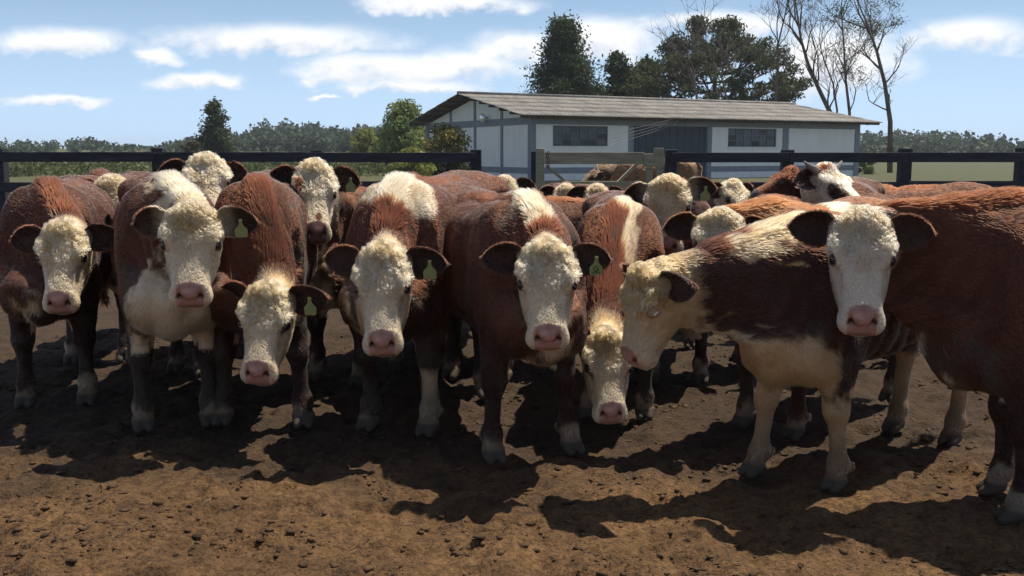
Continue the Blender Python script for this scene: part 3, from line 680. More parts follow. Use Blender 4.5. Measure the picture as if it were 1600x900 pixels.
# power lines and insulators from the roof to a bracket over the door
M_WIRE = material('wire', lambda t, b: b.inputs['Base Color'].__setattr__('default_value', (.25, .25, .25, 1)), .5)
M_PORC = material('porcelain', lambda t, b: b.inputs['Base Color'].__setattr__('default_value', (.75, .73, .68, 1)), .25)
for k in range(4):
    a = at(1128-k*3, 162+k*2, 52); b_ = at(965-k*4, 206+k*7, 44)
    pts = [a.lerp(b_, i/14)-Vector((0, 0, .10*math.sin(math.pi*i/14))) for i in range(15)]
    w = empty('power_line', pts[0]); tag(w, ['upper thin power wire crossing the barn door', 'second thin power wire from the top over the barn door', 'third thin power wire from the top over the barn door', 'lowest thin power wire crossing the barn door'][k], 'wire', 'power lines over the barn door')
    rel = [p-pts[0] for p in pts]; MB().tube(rel, [.007]*15, 5).build('wire', M_WIRE, w)
    for i in (4+k % 2, 6): MB().sphere(rel[i], .045, 8).build('insulator', M_PORC, w, True)
# ---------------------------------------------------------------- fence and gate
M_RAIL = speckled('dark_fence_wood', (.016, .017, .022), (.045, .046, .055), 3, .8, .5, (1, 8, 8))
M_GATE = speckled('weathered_gate_wood', (.20, .18, .115), (.36, .33, .23), 3, .85, .5, (1, 7, 7))
M_CHAIN = speckled('rusty_chain', (.05, .04, .035), (.15, .12, .10), 30, .6, 0)
FD = 14.0
def fx(px): return (px-800)/FPX*FD*1.0
def fence(name, label, posts, x_end, y=FD):
    f = empty(name, (posts[0], y, 0)); tag(f, label, 'fence'); xs = sorted(posts)
    for i, x in enumerate(posts):
        o = MB().box(-.08, .08, -.02, .14, -.25, 1.335+random.uniform(-.012, .02), .008).build('post', M_RAIL, f, loc=(x-posts[0], 0, 0)); o.rotation_euler = (0, random.uniform(-.008, .008), 0)
    ends = xs+([x_end] if x_end > xs[-1] else []); ends = ([x_end] if x_end < xs[0] else [])+ends
    for a, b in zip(ends, ends[1:]):
        for z in (1.225, .80, .36):
            o = MB().box(a+.004, b-.004, -.065, -.021, -.07, .07, .004).build('rail', M_RAIL, f, loc=(-posts[0], 0, z+random.uniform(-.012, .012))); o.rotation_euler = (random.uniform(-.03, .03), 0, 0)
    return f
fence('plank_fence', 'dark plank fence on the left in front of the wooded hill', [fx(744), fx(497), fx(250), fx(3), fx(-244)], fx(-420))
fence('plank_fence', 'dark plank fence on the right in front of the barn', [fx(1046), fx(1228), fx(1411), fx(1594), fx(1777)], fx(1960))
gt = empty('gate', (fx(843), FD, 0)); tag(gt, 'weathered pale wooden gate with slanted brace between the dark fences', 'gate')
g0 = fx(843)
MB().box(-.055, .065, -.05, .05, .05, 1.345, .006).build('stile', M_GATE, gt)
MB().box(-.125, -.06, -.02, .06, .0, 1.30, .006).build('hinge_post', M_RAIL, gt)
for z, nm in ((1.205, 'top_board'), (.79, 'board'), (.36, 'board')): MB().box(.07, fx(1004)-g0, -.035, .005, z-.085, z+.085, .004).build(nm, M_GATE, gt)
MB().bar((.09, .03, 1.10), (.95, .03, .40), .04, .17, (0, -1, 0), .004).build('brace', M_GATE, gt)
MB().bar((.90, .03, .62), (fx(1000)-g0, .03, 1.18), .04, .15, (0, -1, 0), .004).build('brace', M_GATE, gt)
MB().box(fx(1003)-g0, fx(1035)-g0, -.05, .03, 1.08, 1.27, .006).build('latch_block', M_GATE, gt)
MB().box(fx(1018)-g0, fx(1034)-g0, -.062, -.052, 1.26, 1.35, .004).build('latch_plate', M_GATE, gt)
MB().box(fx(1008)-g0, fx(1018)-g0, -.03, .03, .1, 1.075, .004).build('stile', M_GATE, gt); MB().box(fx(1024)-g0, fx(1034)-g0, -.03, .03, .1, 1.075, .004).build('stile', M_GATE, gt)
ch = empty('chain', (fx(856), FD-.08, 1.28)); tag(ch, 'short rusty chain hanging at the hinge end of the gate', 'chain')
for k in range(6):
    MB().tube([(.016*math.cos(a), .0, .026*math.sin(a)) for a in np.linspace(0, 2*math.pi, 13)], [.006]*13, 5).build('link', M_CHAIN, ch, True, (0, 0, -.04*k), k*1.57)
# ---------------------------------------------------------------- trees
def leafmat(name, c0, c1, sc=.8):
    def f(t, b):
        oi = nd(t, 'ShaderNodeAttribute', attribute_name='tone'); n = noise(t, sc, 3)
        ad = nd(t, 'ShaderNodeMath', operation='ADD'); t.links.new(oi.outputs['Fac'], ad.inputs[0]); mu = nd(t, 'ShaderNodeMath', operation='MULTIPLY'); t.links.new(n, mu.inputs[0]); mu.inputs[1].default_value = .6; t.links.new(mu.outputs[0], ad.inputs[1])
        t.links.new(ramp(t, ad.outputs[0], [(.25, c0), (1.0, c1)]), b.inputs['Base Color'])
        b.inputs['Subsurface Weight'].default_value = 0
        tr = nd(t, 'ShaderNodeBsdfTranslucent'); tr.inputs['Color'].default_value = (*[min(1, x*1.3) for x in c1], 1); ms = nd(t, 'ShaderNodeMixShader'); ms.inputs[0].default_value = .25
        o = t.nodes['Material Output']; t.links.new(b.outputs[0], ms.inputs[1]); t.links.new(tr.outputs[0], ms.inputs[2]); t.links.new(ms.outputs[0], o.inputs['Surface'])
    return material(name, f, .7)
M_PINE = leafmat('pine_needles', (.012, .024, .010), (.060, .085, .030)); M_ARAU = leafmat('araucaria_leaves', (.018, .026, .013), (.085, .098, .042))
M_LIGHT = leafmat('light_leaves', (.07, .11, .035), (.24, .29, .11)); M_YEL = leafmat('yellow_green_leaves', (.08, .11, .03), (.26, .27, .08)); M_BUSH = leafmat('bush_leaves', (.014, .020, .010), (.065, .070, .028))
M_BRUSH = leafmat('brush_leaves', (.030, .045, .018), (.11, .13, .055)); M_REDL = leafmat('bronze_leaves', (.10, .10, .02), (.26, .22, .07)); M_FOREST = leafmat('forest_leaves', (.016, .032, .022), (.060, .085, .048), .06); M_EUC = leafmat('gum_leaves', (.03, .04, .02), (.10, .11, .06))
M_BARK = speckled('bark', (.07, .055, .04), (.19, .155, .12), 3, .95, .5, (1, 1, .3)); M_PALEBARK = speckled('pale_bark', (.07, .055, .045), (.17, .14, .115), 3, .95, .4, (1, 1, .3))
def leaves(name, C, size, mat, parent, flat=0.0, asp=.5, droop=None):
    C = np.asarray(C, float); n = len(C); d = RNG.normal(0, 1, (n, 3)); d[:, 2] *= (1-flat)
    if droop is not None: d = d*.7+droop
    d = nrm(d); e = nrm(np.cross(d, RNG.normal(0, 1, (n, 3)))); s = size*RNG.uniform(.6, 1.4, n)[:, None]
    V = np.stack([C-d*s*.5, C+e*s*asp*.5, C+d*s*.5, C-e*s*asp*.5], 1).reshape(-1, 3)
    o = mesh_np(name, V, np.arange(4*n).reshape(-1, 4), mat, parent)
    at_ = o.data.attributes.new('tone', 'FLOAT', 'POINT'); tone = fbm(C/1.1, 5, 2)*.38+.45+RNG.normal(0, .13, n)
    at_.data.foreach_set('value', np.repeat(tone, 4).astype(np.float32)); return o
def blob(c, r, n):
    d = nrm(RNG.normal(0, 1, (n, 3))); rr = RNG.random(n)**.45
    return np.array(c)+d*rr[:, None]*np.array(r)*(1+.25*vnoise(d*2.3+np.array(c), 3))[:, None]
def limbs(name, segs, mat, parent, seg=5):
    m = MB()
    for pts, r0, r1 in segs: m.tube(pts, list(np.linspace(r0, r1, len(pts))), seg)
    return m.build(name, mat, parent, True)
def conifer(label, px, ptop, Y, width_px, zlow, nleaf, mat, lsize, power=.9, name='pine_tree', layers=16):
    top = at(px, ptop, Y).z; X = at(px, 240, Y).x; w = width_px/2*Y/FPX
    t = empty(name, (X, Y, 0)); tag(t, label, 'tree'); limbs('trunk', [([(0, 0, 0), (.05, 0, top*.5), (0, 0, top*.97)], .028*top, .02)], M_BARK, t, 7)
    C, S = [], []
    for k in range(layers):
        f = k/(layers-1); z = zlow+(top-zlow)*f; r = max(.12, w*(1-f)**power*random.uniform(.86, 1.14)); nb = max(4, int(10*(1-f))+3)
        for b in range(nb):
            a = random.uniform(0, 6.28); rr = r*random.uniform(.88, 1.08); tip = Vector((rr*math.cos(a), rr*math.sin(a), z+rr*.18+random.uniform(-.2, .2)))
            S.append(([(0, 0, z-.1), tip*.5+Vector((0, 0, z*.5-.1)), tip], .05, .012))
            m_ = max(3, int(nleaf/(layers*8)))
            q = RNG.random(m_)**.6; base = np.outer(q, np.array(tip-Vector((0, 0, z))))+np.array([0, 0, z]); C.append(base+RNG.normal(0, .09*w+.12, (m_, 3))*np.array([1, 1, .7]))
        C.append(blob((0, 0, z), (r*.55, r*.55, (top-zlow)/layers), int(nleaf/layers/3)))
    limbs('branches', S, M_BARK, t, 3); leaves('crown', np.concatenate(C), lsize, mat, t, .2, .45); return t
conifer('tall dense dark pine with a pointed top behind the barn roof', 879, 40, 78, 172, 1.0, 60000, M_PINE, .27, .85, layers=26)
conifer('slim young pine rising over the hill wood on the left', 338, 164, 95, 60, .3, 7000, M_PINE, .34, .5, layers=9)
conifer('dark round topped pine between the tall pine and the umbrella pine', 962, 94, 80, 92, 1.0, 12000, M_PINE, .36, .45, layers=10)
conifer('small dark pine half hidden under the umbrella pine', 1008, 102, 84, 90, 1.0, 11000, M_PINE, .36, .4, layers=9)
def leafy(label, px, ptop, Y, wpx, zlow, nleaf, mat, lsize, nb=14, name='broadleaf_tree', seed=1, two=None):
    random.seed(seed); top = at(px, ptop, Y).z; X = at(px, 240, Y).x; w = wpx/2*Y/FPX; t = empty(name, (X, Y, 0)); tag(t, label, 'bush' if name == 'bush' else 'tree')
    S = [([(0, 0, 0), (.03, 0, top*.4), (0, .02, top*.8)], .03*top, .02)]; C, C2 = [], []
    for k in range(nb):
        f = (k+.5)/nb; z = zlow+(top-zlow)*f*.95; r = w*math.sin(math.pi*min(.93, .25+.68*f))*random.uniform(.5, 1); a = k*2.4
        p = (r*math.cos(a)*.8, r*math.sin(a)*.8, z); S.append(([(0, 0, max(.1, z*.6)), (p[0]*.5, p[1]*.5, z*.85), p], .03*top**.5, .012))
        b_ = blob(p, (w*.42, w*.42, (top-zlow)*.15), nleaf//nb); (C2 if two and k % 3 == 0 else C).append(b_)
    C.append(blob((0, 0, top-.06*(top-zlow)), (w*.2, w*.2, (top-zlow)*.08), nleaf//nb))
    limbs('trunk', S, M_BARK, t, 5); leaves('crown', np.concatenate(C), lsize, mat, t, 0, .5)
    if C2: leaves('bronze_shoots', np.concatenate(C2), lsize, two, t, 0, .5)  # bronze leaf colour of the shoots themselves
    return t
leafy('pale green feathery tree standing left of the barn gable', 633, 161, 66, 100, .2, 9000, M_LIGHT, .26, 22, seed=5)
leafy('yellow green round tree in front of the hill wood', 570, 203, 88, 66, .1, 2600, M_YEL, .34, 12, seed=8)
leafy('dark bush with bronze shoots before the barn gable', 700, 197, 40, 92, .05, 5200, M_BUSH, .15, 18, 'bush', 3, M_REDL)
leafy('low green bush behind the left fence under the feathery tree', 640, 232, 38, 90, .05, 2600, M_YEL, .16, 12, 'bush', 6)
leafy('dark low bush left of the young pine', 300, 222, 92, 60, .1, 1500, M_BUSH, .3, 9, 'bush', 9)
leafy('bright green bush at the right end of the barn', 1352, 240, 60, 40, .05, 1500, M_LIGHT, .2, 9, 'bush', 12)
# umbrella pine (araucaria): bare limbs sweep out and up, foliage tufts at their ends
def araucaria(label, px, Y):
    random.seed(21); X = at(px, 240, Y).x; k = Y/FPX; t = empty('araucaria_tree', (X, Y, 0)); tag(t, label, 'tree'); S, C = [([(0, 0, 0), (.1, 0, 5), (.05, 0, 9.6)], .42, .12)], []
    for L in range(9):
        z0 = 3.6+L*.72; R0 = [5.4, 6.6, 6.9, 6.6, 6.2, 5.4, 4.4, 3.2, 1.9][L]
        for b in range(11 if L < 7 else 7):
            a = random.uniform(0, 6.28); r = R0*random.uniform(.80, 1.12); up = random.uniform(.8, 1.6)+.12*L
            pts = [Vector((r*s*math.cos(a), r*s*math.sin(a), z0+up*(s**2.2)-.25*math.sin(math.pi*s))) for s in np.linspace(.02, 1, 6)]
            S.append((pts, .085, .028))
            C.append(blob(pts[-1]+Vector((0, 0, .12)), (.85, .85, .55), 230))
            for e in (-.5, .5):
                a2 = a+e*random.uniform(.2, .45); q = Vector((r*.86*math.cos(a2), r*.86*math.sin(a2), z0+up*.8)); S.append(([pts[3], (pts[3]+q)*.5, q], .04, .02)); C.append(blob(q, (.6, .6, .4), 90))
    limbs('trunk', S, M_BARK, t, 4); leaves('crown', np.concatenate(C), .30, M_ARAU, t, 0, .4)
araucaria('broad umbrella shaped araucaria with bare sweeping limbs behind the barn', 1112, 82)
# leafless trees
def bare(label, Y, path, r0, spread, depth, seed, twig=.012, euc=False):
    random.seed(seed); p0 = at(path[0][0], 240, Y); t = empty('bare_tree', (p0.x, Y, 0)); tag(t, label, 'tree', 'leafless trees behind the barn')
    S, tips = [], []
    def grow(p, d, L, r, k):
        pts = [p]; n = 4
        for i in range(n):
            d = (d+Vector((random.gauss(0, .13), random.gauss(0, .13), random.gauss(.05, .09)))).normalized(); p = p+d*(L/n); pts.append(p)
        r1 = max(twig*.6, r*.55); S.append((pts, r, r1))
        if k <= 0: tips.append(p); return
        for _ in range(random.choice((2, 3, 3))):
            q = pts[random.randint(2, n)]; nd_ = (d+Vector((random.gauss(0, spread), random.gauss(0, spread), random.gauss(.12, .25)))).normalized(); grow(q, nd_, L*random.uniform(.55, .85), max(twig, r1*random.uniform(.6, .9)), k-1)
    pts = [Vector((0, 0, 0))]+[Vector((at(x, y, Y).x-p0.x, random.uniform(-.3, .3), at(x, y, Y).z)) for x, y in path]
    S.append((pts, r0, r0*.32))
    for i in range(2, len(pts)):
        for _ in range(3):
            d = (pts[i]-pts[i-1]).normalized(); d = (d+Vector((random.gauss(0, spread*1.1), random.gauss(0, spread), .1))).normalized(); grow(pts[i-1].lerp(pts[i], random.random()), d, random.uniform(1.4, 2.6), r0*.34, depth)
    grow(pts[-1], (pts[-1]-pts[-2]).normalized(), 2.4, r0*.3, depth)
    limbs('trunk', S, M_PALEBARK, t, 4)
    if euc: leaves('leaves', np.concatenate([blob(q, (.4, .4, .5), 9) for q in tips]), .18, M_EUC, t, 0, .3)
bare('leaning bare tree forking above the right part of the barn roof', 70, [(1296, 176), (1280, 140), (1262, 100), (1252, 62), (1246, 20)], .22, .55, 4, 3, .009)
bare('tall straight thin bare tree near the right end of the barn', 66, [(1328, 176), (1322, 120), (1320, 70), (1316, 10)], .13, .6, 4, 5, .009, euc=True)
bare('bare tree rising just right of the araucaria', 68, [(1211, 150), (1214, 110), (1216, 70), (1226, 20)], .15, .5, 4, 7, .009)
bare('low twiggy bare tree in front of the araucaria trunk', 62, [(1088, 152), (1086, 130), (1080, 105)], .10, .7, 3, 11)
bare('twiggy bare tree in front of the right half of the araucaria', 62, [(1134, 152), (1128, 120), (1112, 90)], .11, .7, 3, 13)
bare('slender bare tree curving between the two tall bare trees', 72, [(1308, 172), (1303, 130), (1290, 95), (1280, 70)], .10, .6, 2, 17)
bare('bare tree at the right edge reaching boughs in from the side', 64, [(1392, 190), (1384, 130), (1370, 80), (1352, 30)], .20, .7, 4, 19, .009)
# undergrowth below the hill, seen between the rails
C = [blob((random.uniform(-48, -3.2), random.uniform(52, 84), 0.25), (random.uniform(.8, 2.2), 1.2, random.uniform(.45, .95)), 60) for _ in range(420)]
tag(leaves('undergrowth', np.concatenate(C), .30, M_BRUSH, None, 0, .5), 'low olive undergrowth behind the left fence', 'undergrowth', kind='stuff')
# wooded hill in the distance
C, S = [], []
for i in range(1500):
    Y = random.uniform(215, 330); px = random.uniform(-350, 1950) if i % 3 else random.uniform(200, 700); X = (px-800)/FPX*Y
    prof = 20+26*(sstep(210, 470, np.array([px]))[0])*1.0+6*math.sin(px/57)+4*math.sin(px/23+1)
    if px > 700: prof = 34+8*math.sin(px/70)
    z1 = CAMZ+prof*Y/FPX*random.uniform(.72, 1.03)*(.55+.45*(Y-215)/115); r = random.uniform(1.5, 2.7)
    C.append(blob((X, Y, z1-r*1.0), (r, r, r*1.2), 46)); C.append(blob((X, Y, z1-r*2.6), (r*1.3, r*1.2, r*1.6), 30))
fo = leaves('forest', np.concatenate(C), 1.15, M_FOREST, None, 0, .7); tag(fo, 'dark green wood covering the distant hill', 'forest', kind='stuff')

# ---------------------------------------------------------------- air
hm = bpy.data.materials.new('haze_air'); hm.use_nodes = True; ht = hm.node_tree; ht.nodes.clear(); ho_ = nd(ht, 'ShaderNodeOutputMaterial'); pv = nd(ht, 'ShaderNodeVolumePrincipled', Density=.00036); pv.inputs['Color'].default_value = (.80, .88, 1.0, 1); pv.inputs['Anisotropy'].default_value = .2; ht.links.new(pv.outputs[0], ho_.inputs['Volume'])
hz_o = MB().box(-720, 720, -60, 1220, -4, 16).build('haze', hm); hz_o['kind'] = 'stuff'; hz_o['label'] = 'thin bluish haze over the distant hill'
# ---------------------------------------------------------------- the herd
REST = {'near': rest_cow(.0085, .016), 'far': rest_cow(.014, .026)}
HAIR = {'near': rest_hair(REST['near'], 145000), 'curly': rest_hair(REST['near'], 145000, 5, 1.0), 'far': rest_hair(REST['far'], 45000, 6, .8)}
def f_fur():
    m = bpy.data.materials.new('coat_hair'); m.use_nodes = True; t = m.node_tree; t.nodes.clear()
    o = nd(t, 'ShaderNodeOutputMaterial'); h = nd(t, 'ShaderNodeBsdfHairPrincipled'); a = nd(t, 'ShaderNodeAttribute', attribute_name='Col')
    h.parametrization = 'COLOR'; h.inputs['Roughness'].default_value = .6; h.inputs['Radial Roughness'].default_value = .75; h.inputs['Coat'].default_value = 0; h.inputs['IOR'].default_value = 1.42
    t.links.new(a.outputs['Color'], h.inputs['Color']); t.links.new(h.outputs[0], o.inputs['Surface']); return m
M_FUR = f_fur()
def f_skin(t, b):
    a = nd(t, 'ShaderNodeAttribute', attribute_name='Col'); t.links.new(a.outputs['Color'], b.inputs['Base Color'])
    p = nd(t, 'ShaderNodeAttribute', attribute_name='pad'); mr_ = nd(t, 'ShaderNodeMapRange'); t.links.new(p.outputs['Fac'], mr_.inputs[0]); mr_.inputs[3].default_value = .8; mr_.inputs[4].default_value = .33; t.links.new(mr_.outputs[0], b.inputs['Roughness'])
    bump(t, b, noise(t, 160, 3), .25, .003)
M_SKIN = material('hide', f_skin)
def f_eye(t, b):
    b.inputs['Base Color'].default_value = (.012, .008, .007, 1); b.inputs['Roughness'].default_value = .06; b.inputs['Specular IOR Level'].default_value = .6
M_EYE = material('eye', f_eye, .06)
M_LID = speckled('pale_eyelid', (.28, .185, .11), (.36, .25, .15), 60, .9, .3)
M_LASH = speckled('white_lashes', (.6, .56, .5), (.75, .7, .65), 90, .8, .3)
M_HORN = speckled('horn', (.10, .085, .07), (.34, .29, .23), 9, .45, .2)
M_TAG = speckled('tag_plastic', (.20, .23, .09), (.27, .30, .12), 8, .45, 0); M_INK = material('tag_ink', lambda t, b: b.inputs['Base Color'].__setattr__('default_value', (.015, .015, .012, 1)), .6)
eye_me = MB(); eye_me.sphere((0, 0, 0), EYER, 20); EYE_MESH = eye_me.build('eye', M_EYE, None, True); EYE_DATA = EYE_MESH.data; bpy.data.objects.remove(EYE_MESH)
def tag_meshes():
    out = [(-.0075, .038), (.0075, .038), (.0075, .016), (.014, .004), (.026, -.006), (.028, -.016), (.026, -.040), (.022, -.044), (-.022, -.044), (-.026, -.040), (-.028, -.016), (-.026, -.006), (-.014, .004), (-.0075, .016)]
    m = MB(); m.poly([(0.0, x, z) for x, z in out], (.0022, 0, 0)); m.sphere((.003, 0, .029), (.003, .006, .006), 10); o = m.build('ear_tag', M_TAG)
    d1 = o.data; bpy.data.objects.remove(o)
    g = MB(); pts = [(.0035, .0105*math.cos(a), -.015+.0105*math.sin(a)) for a in np.linspace(.75, 2*math.pi-.05, 15)]; g.tube(pts, [.0019]*15, 5); g.bar((.0035, .0015, -.0155), (.0035, .0115, -.0155), .0034, .0034)
    for k in range(5): g.box(.0022, .0032, -.017+k*.0078, -.013+k*.0078, -.036, -.029)
    o = g.build('tag_lettering', M_INK); d2 = o.data; bpy.data.objects.remove(o); return d1, d2
TAG_D, INK_D = tag_meshes()
def cow(label, feet, heading, scale, poll, yaw, pitch, roll=0, mark=None, ear=(0, 0), lod='near', frac=1.0, tagged=False, name='calf', category='calf', legs=None, fat=.84, earfwd=0.0, closed=False, horns=False, thick=1.0, curly=False, hw=1.0, hl=1.0):
    """feet: photo x and distance of the forefeet; heading: compass direction of the trunk (deg, -90 = towards the camera);
    poll: photo x, y and distance of the top of the head; yaw: face turned to the photo's right (deg); pitch: face below horizontal (deg)"""
    c = dict(mark or {}); c.setdefault('seed', len(label))
    Rr, Hh = REST[lod], HAIR['curly' if curly else lod]; h = np.array([math.cos(R_(heading)), math.sin(R_(heading)), 0]); yw = R_(heading)
    f = np.array([(feet[0]-800)/FPX*feet[1], feet[1], 0]); loc = f-scale*.43*h
    Rz = rotm((0, 0, 1), -yw); Hw = np.array(at(*poll))-np.array([0, 0, .080*scale]); Hp = Rz@(Hw-loc)/scale
    ps, ph = R_(-90+yaw), R_(pitch); U = np.array([math.cos(ph)*math.cos(ps), math.cos(ph)*math.sin(ps), -math.sin(ph)]); W = np.array([-math.sin(ps), math.cos(ps), 0])
    W = rotm(U, R_(roll))@W; V_ = np.cross(U, W)
    Rw = np.stack([U, W, V_], 1)@np.stack([HU, np.array([0, 1., 0]), HV], 1).T; Rl = Rz@Rw
    pose = dict(R=Rl, Hp=Hp, ear=ear, earfwd=earfwd, fat=fat, legs=legs or {}, hw=hw, hl=hl)
    n1 = Rl@(N1-HP)+Hp; print('%-60s neck stretch %.2f' % (label[:60], np.linalg.norm(n1-N0)/NL))
    V = deform(Rr['V'], Rr['ear'], pose)
    o = mesh_np(name, V, Rr['F'], M_SKIN, None, True); o.location = loc; o.rotation_euler = (0, 0, yw); o.scale = (scale,)*3; tag(o, label, category, 'herd of red and white cattle')
    colr, pad = skin_colour(Rr['V'], Rr['ear'], Rr['inner'], c); me = o.data
    me.attributes.new('Col', 'FLOAT_COLOR', 'POINT').data.foreach_set('color', np.c_[colr, np.ones(len(colr))].astype(np.float32).ravel()); me.attributes.new('pad', 'FLOAT', 'POINT').data.foreach_set('value', pad.astype(np.float32))
    n = int(len(Hh['H'])*frac); K = Hh['H'].shape[1]; H = Hh['H'][:n]
    P = deform(H.reshape(-1, 3), np.repeat(Hh['ear'][:n], K), pose)
    cu = bpy.data.hair_curves.new('coat'); cu.add_curves([K]*n); cu.attributes['position'].data.foreach_set('vector', P.astype(np.float32).ravel())
    base = (np.where(Hh['head'][:n], .00095, .0012)*(1 if lod == 'near' else 1.6)/frac**.5*thick)
    rad = (base[:, None]*np.array([1, .97, .88, .62, .15])[None]).astype(np.float32).ravel()
    ra = cu.attributes.get('radius') or cu.attributes.new('radius', 'FLOAT', 'POINT'); ra.data.foreach_set('value', rad)
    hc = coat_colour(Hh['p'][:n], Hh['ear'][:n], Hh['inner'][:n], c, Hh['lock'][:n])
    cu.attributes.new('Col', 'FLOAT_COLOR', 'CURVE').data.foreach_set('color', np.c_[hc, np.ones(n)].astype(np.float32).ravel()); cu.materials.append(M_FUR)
    ho = bpy.data.objects.new('coat', cu); COL.objects.link(ho); ho.parent = o
    def rig(p): return Rl@(headvar(np.array(p)[None], np.ones(1), pose)[0]-HP)+Hp
    for sd in (1, -1):
        e = bpy.data.objects.new('eyelid' if closed else 'eye', EYE_DATA); COL.objects.link(e); e.parent = o; e.location = rig(headpt(EYE[0], sd*EYE[1], EYE[2])); e.rotation_euler = Matrix(Rl.tolist()).to_euler()
        if closed:
            e.scale = (1.2, 1.2, 1.2)
            e.material_slots[0].link = 'OBJECT'; e.material_slots[0].material = M_LID
            k = MB().sphere((0, 0, 0), (.015, .004, .0045), 12).build('eyelash', M_LASH, o, True, rig(headpt(EYE[0]+.006, sd*(EYE[1]+.030), EYE[2]-.002))); k.rotation_euler = e.rotation_euler
        if horns:
            pts = [headpt(.0, sd*.085, -.01), headpt(-.012, sd*.15, .012), headpt(-.03, sd*.20, .022), headpt(-.05, sd*.245, .045)]
            MB().tube([rig(p) for p in pts], [.026, .022, .014, .004], 10).build('horn', M_HORN, o, True)
    if tagged:
        sd = 1 if tagged != 'R' else -1; base_, e_, g_, n_ = EARS[sd]
        pt = deform((base_+e_*.105+n_*.006-g_*0)[None], np.array([sd]), pose)[0]; pn = deform((base_+e_*.105+n_*.016)[None], np.array([sd]), pose)[0]
        nn_ = nrm(pn-pt); up = np.array([0, 0, 1.]); up = nrm(up-nn_*(up@nn_)); sdv = np.cross(up, nn_)
        M = Matrix(np.stack([nn_, sdv, up], 1).tolist()).to_4x4(); M.translation = Vector((pt+nn_*.014-up*.024).tolist())
        t = bpy.data.objects.new('ear_tag', TAG_D); COL.objects.link(t); t.parent = o; t.matrix_local = M @ Matrix.Scale(.95, 4)
        if tagged == 'lettered':
            i = bpy.data.objects.new('tag_lettering', INK_D); COL.objects.link(i); i.parent = t
    return o
LF, RF, LH, RH = (1, 1), (1, -1), (-1, 1), (-1, -1)
# front row
cow('calf in the middle of the front row facing the camera with lettered green ear tag', (828, 3.93), -69, .97, (855, 358, 3.62), 0, 62, mark=dict(seed=3, crest=(.27, .66, .045, -.02), sock=.12, brisket=.56, dirty=.12), tagged='lettered', ear=(-.02, -.05), legs={LF: (.03, .05), RF: (.02, -.03)}, hw=1.03)
cow('calf with broad white shoulder patch and one white foreleg left of the middle', (616, 4.28), -108, 1.03, (596, 364, 3.92), 4, 62, 4, mark=dict(seed=14, patch=[((.46, .05, 1.12), (.11, .22, .22), 'w'), ((.405, .145, .1), (.1, .08, .22), 'w')], sock=.08, brisket=.60), tagged=True, ear=(.02, -.16), earfwd=-.15, hw=.98, hl=1.05)
cow('calf with lowered head and dark marks at both eyes in the left front', (398, 4.40), -84, 1.03, (416, 426, 4.06), -5, 60, -5, fat=.75, mark=dict(seed=22, hpatch=[((.20, .118, -.03), (.055, .035, .03), 'd'), ((.20, -.118, -.03), (.055, .035, .03), 'd')], sock=.10, brisket=.2, dirty=.22, earin=(.055, .022, .014), patch=[((.30, -.02, 1.13), (.035, .03, .05), 'w')]), tagged=True, ear=(-.22, -.12), earfwd=-.25, legs={LF: (.05, .05), RF: (-.03, -.04)}, hw=.95, hl=.98)
cow('curly cream faced calf with white chest left of the lowered dark eyed calf', (262, 4.35), -70, 1.02, (298, 300, 4.02), 9, 65, -4, mark=dict(seed=31, brisket=.80, briw=.20, dirty=.15, crest=(.2, .8, .08, 0), earwhite=.6), tagged=True, ear=(-.05, .15), earfwd=-.2, curly=True, hw=1.05)
cow('calf with deeply lowered curly head nuzzled from the right', (968, 4.52), -97, .93, (950, 500, 4.02), 2, 60, mark=dict(seed=37, hpatch=[((.21, .118, -.035), (.06, .035, .03), 'd'), ((.21, -.118, -.035), (.06, .035, .03), 'd')], patch=[((.36, .05, 1.09), (.09, .09, .10), 'w'), ((.50, .07, 1.05), (.12, .055, .12), 'w')], dirty=.35, brisket=.5, sock=.1), ear=(-.5, -.5), earfwd=-.3, hw=.98)
cow('calf in profile on the right with pale mane and closed eye', (1262, 3.62), -142, .90, (1004, 398, 3.50), -64, 76, mark=dict(seed=41, crest=(-.22, .66, .075, .055), brisket=.64, briw=.25, cream=(.54, .39, .24), sock=.42, dirty=.55, red=(.040, .0135, .008), patch=[((.60, .0, .54), (.22, .3, .17), 'w')], earin=(.05, .025, .016)), ear=(.0, .0), closed=True, legs={LF: (-.02, .03), RF: (.10, -.02)})  # dirt tint raised so the cream also carries the chest's shade
cow('white faced calf with dark ears in front of the profiled calf rump', (1600, 3.32), 166, .98, (1350, 308, 3.35), -14, 62, mark=dict(seed=47, dirty=.02, cream=(.66, .545, .40), brisket=.5), ear=(.0, -.12), curly=True, hl=1.06, hw=.98)
# second row
cow('calf with red eye patch and two red nose spots behind the front row', (520, 5.25), -112, .96, (491, 238, 4.85), 13, 58, -4, mark=dict(seed=53, hpatch=[((.135, -.088, .0), (.040, .030, .05), 'r'), ((.34, .012, .0), (.026, .022, .05), 'r'), ((.385, .014, 0), (.018, .018, .05), 'r')], face=.55, brisket=.7, nose=(.20, .11, .10)), tagged=True, ear=(.12, .18), frac=.7, hw=.97, hl=1.04)
cow('pale faced calf at the back left looking out between two heads', (300, 5.5), -95, .96, (320, 228, 5.05), 24, 54, 3, mark=dict(seed=59, dirty=.10), ear=(.5, .1), frac=.6, hw=1.05, hl=.95)
cow('yellowish curly faced calf at the back right of the middle', (1062, 5.25), -97, .93, (1044, 262, 4.80), -10, 66, 5, mark=dict(seed=61, dirty=.30, earwhite=.5), tagged=True, ear=(.0, .26), earfwd=.15, frac=.7, curly=True, hw=1.06)
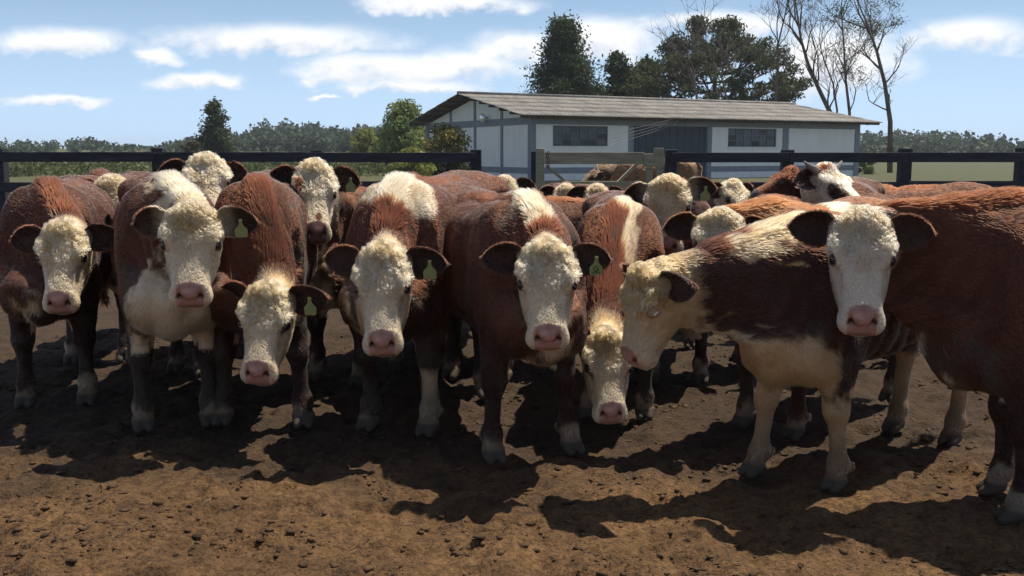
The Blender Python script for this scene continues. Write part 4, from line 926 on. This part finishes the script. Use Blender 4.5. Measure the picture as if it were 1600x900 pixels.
cow('woolly white polled calf with dark ears above the profiled calf', (1212, 4.28), -136, .92, (1126, 312, 4.12), -8, 58, mark=dict(seed=67, dirty=.06, patch=[((-.1, .1, 1.1), (.13, .2, .12), 'w')], red=(.19, .06, .022)), ear=(.25, .05), frac=.8, curly=True, hw=1.08)
cow('red backed calf standing crosswise behind the middle calf', (1000, 5.55), -28, .90, (1060, 420, 5.35), 60, 50, mark=dict(seed=71), lod='far')
cow('calf hidden behind the white shoulder patch with only its ears showing', (650, 5.55), -90, .90, (646, 282, 5.15), 0, 62, mark=dict(seed=73), ear=(.1, .1), lod='far')
cow('dark red calf whose back shows under the horned head', (1180, 5.65), -160, .90, (1120, 390, 5.4), -60, 55, mark=dict(seed=79, red=(.07, .022, .012)), lod='far')
# far rows
cow('horned white faced cow with brown eye patch at the far right', (1318, 5.95), -112, .97, (1290, 245, 5.5), 42, 34, mark=dict(seed=83, dirty=.08, face=.6, cream=(.62, .54, .43), hpatch=[((.24, -.09, -.035), (.10, .05, .05), 'd'), ((.03, -.05, .01), (.03, .035, .05), 'r')]), ear=(.0, -.1), lod='near', frac=.4, horns=True, name='horned_cow', category='cow')
cow('red faced cow with grey muzzle pointing left before the horned cow', (1330, 6.9), 185, .93, (1238, 252, 6.7), -80, 24, mark=dict(seed=89, face=9, brisket=.3, nose=(.10, .09, .09)), lod='far', name='cow', category='cow')
cow('small white face with dark eye in front of the right fence', (1130, 7.2), -80, .88, (1146, 272, 6.8), 24, 50, mark=dict(seed=97, dirty=.05, nose=(.2, .12, .11)), lod='far')
cow('white poll just showing over the middle calf rump', (788, 7.3), -90, .88, (788, 266, 6.9), 0, 60, mark=dict(seed=101, dirty=.1, hpatch=[((.16, .10, -.02), (.05, .045, .05), 'r'), ((.16, -.10, -.02), (.05, .045, .05), 'r')]), lod='far')
cow('pale curly poll showing left below the gate brace', (884, 7.9), -90, .88, (884, 280, 7.5), 0, 60, mark=dict(seed=103, dirty=.2), lod='far')
cow('pale curly poll showing right below the gate boards', (934, 7.6), -86, .88, (934, 280, 7.2), 10, 60, mark=dict(seed=107, dirty=.25), lod='far')
cow('brown woolly cow outside the gate beside the slanted brace', (925, 16.6), 175, .98, (928, 262, 15.6), -60, 30, mark=dict(seed=109, face=9, red=(.12, .07, .04), brisket=.2), lod='far', name='cow', category='cow', frac=.4)
cow('tan and brown cow outside the gate near its latch', (962, 15.6), 165, 1.06, (948, 300, 15.2), -70, 55, mark=dict(seed=113, face=9, red=(.30, .16, .08), brisket=.2), lod='far', name='cow', category='cow', frac=.4)
# the herd goes on past the left edge, then two calves added for shade
cow('leftmost red calf with its head raised beside the curly faced calf', (70, 4.75), -78, 1.0, (96, 330, 4.4), 10, 62, mark=dict(seed=127, brisket=.5, dirty=.2), ear=(.05, .1), frac=.5, hw=.96)
cow('red calf behind the leftmost calf looking over its back', (150, 5.9), -86, 1.0, (172, 262, 5.5), 6, 60, mark=dict(seed=131, dirty=.15), ear=(.1, .0), lod='far')
cow('calf filling the gap behind the two left heads', (415, 6.3), -92, .92, (420, 275, 5.9), 0, 60, mark=dict(seed=137, dirty=.15), lod='far')  # invented calf, closes a gap so the herd's shadow holds together
cow('calf standing deep in the herd behind the middle calf', (740, 5.7), -84, .90, (735, 330, 5.3), 0, 62, mark=dict(seed=139), lod='far')  # invented calf, kept to shade the ground under the herd
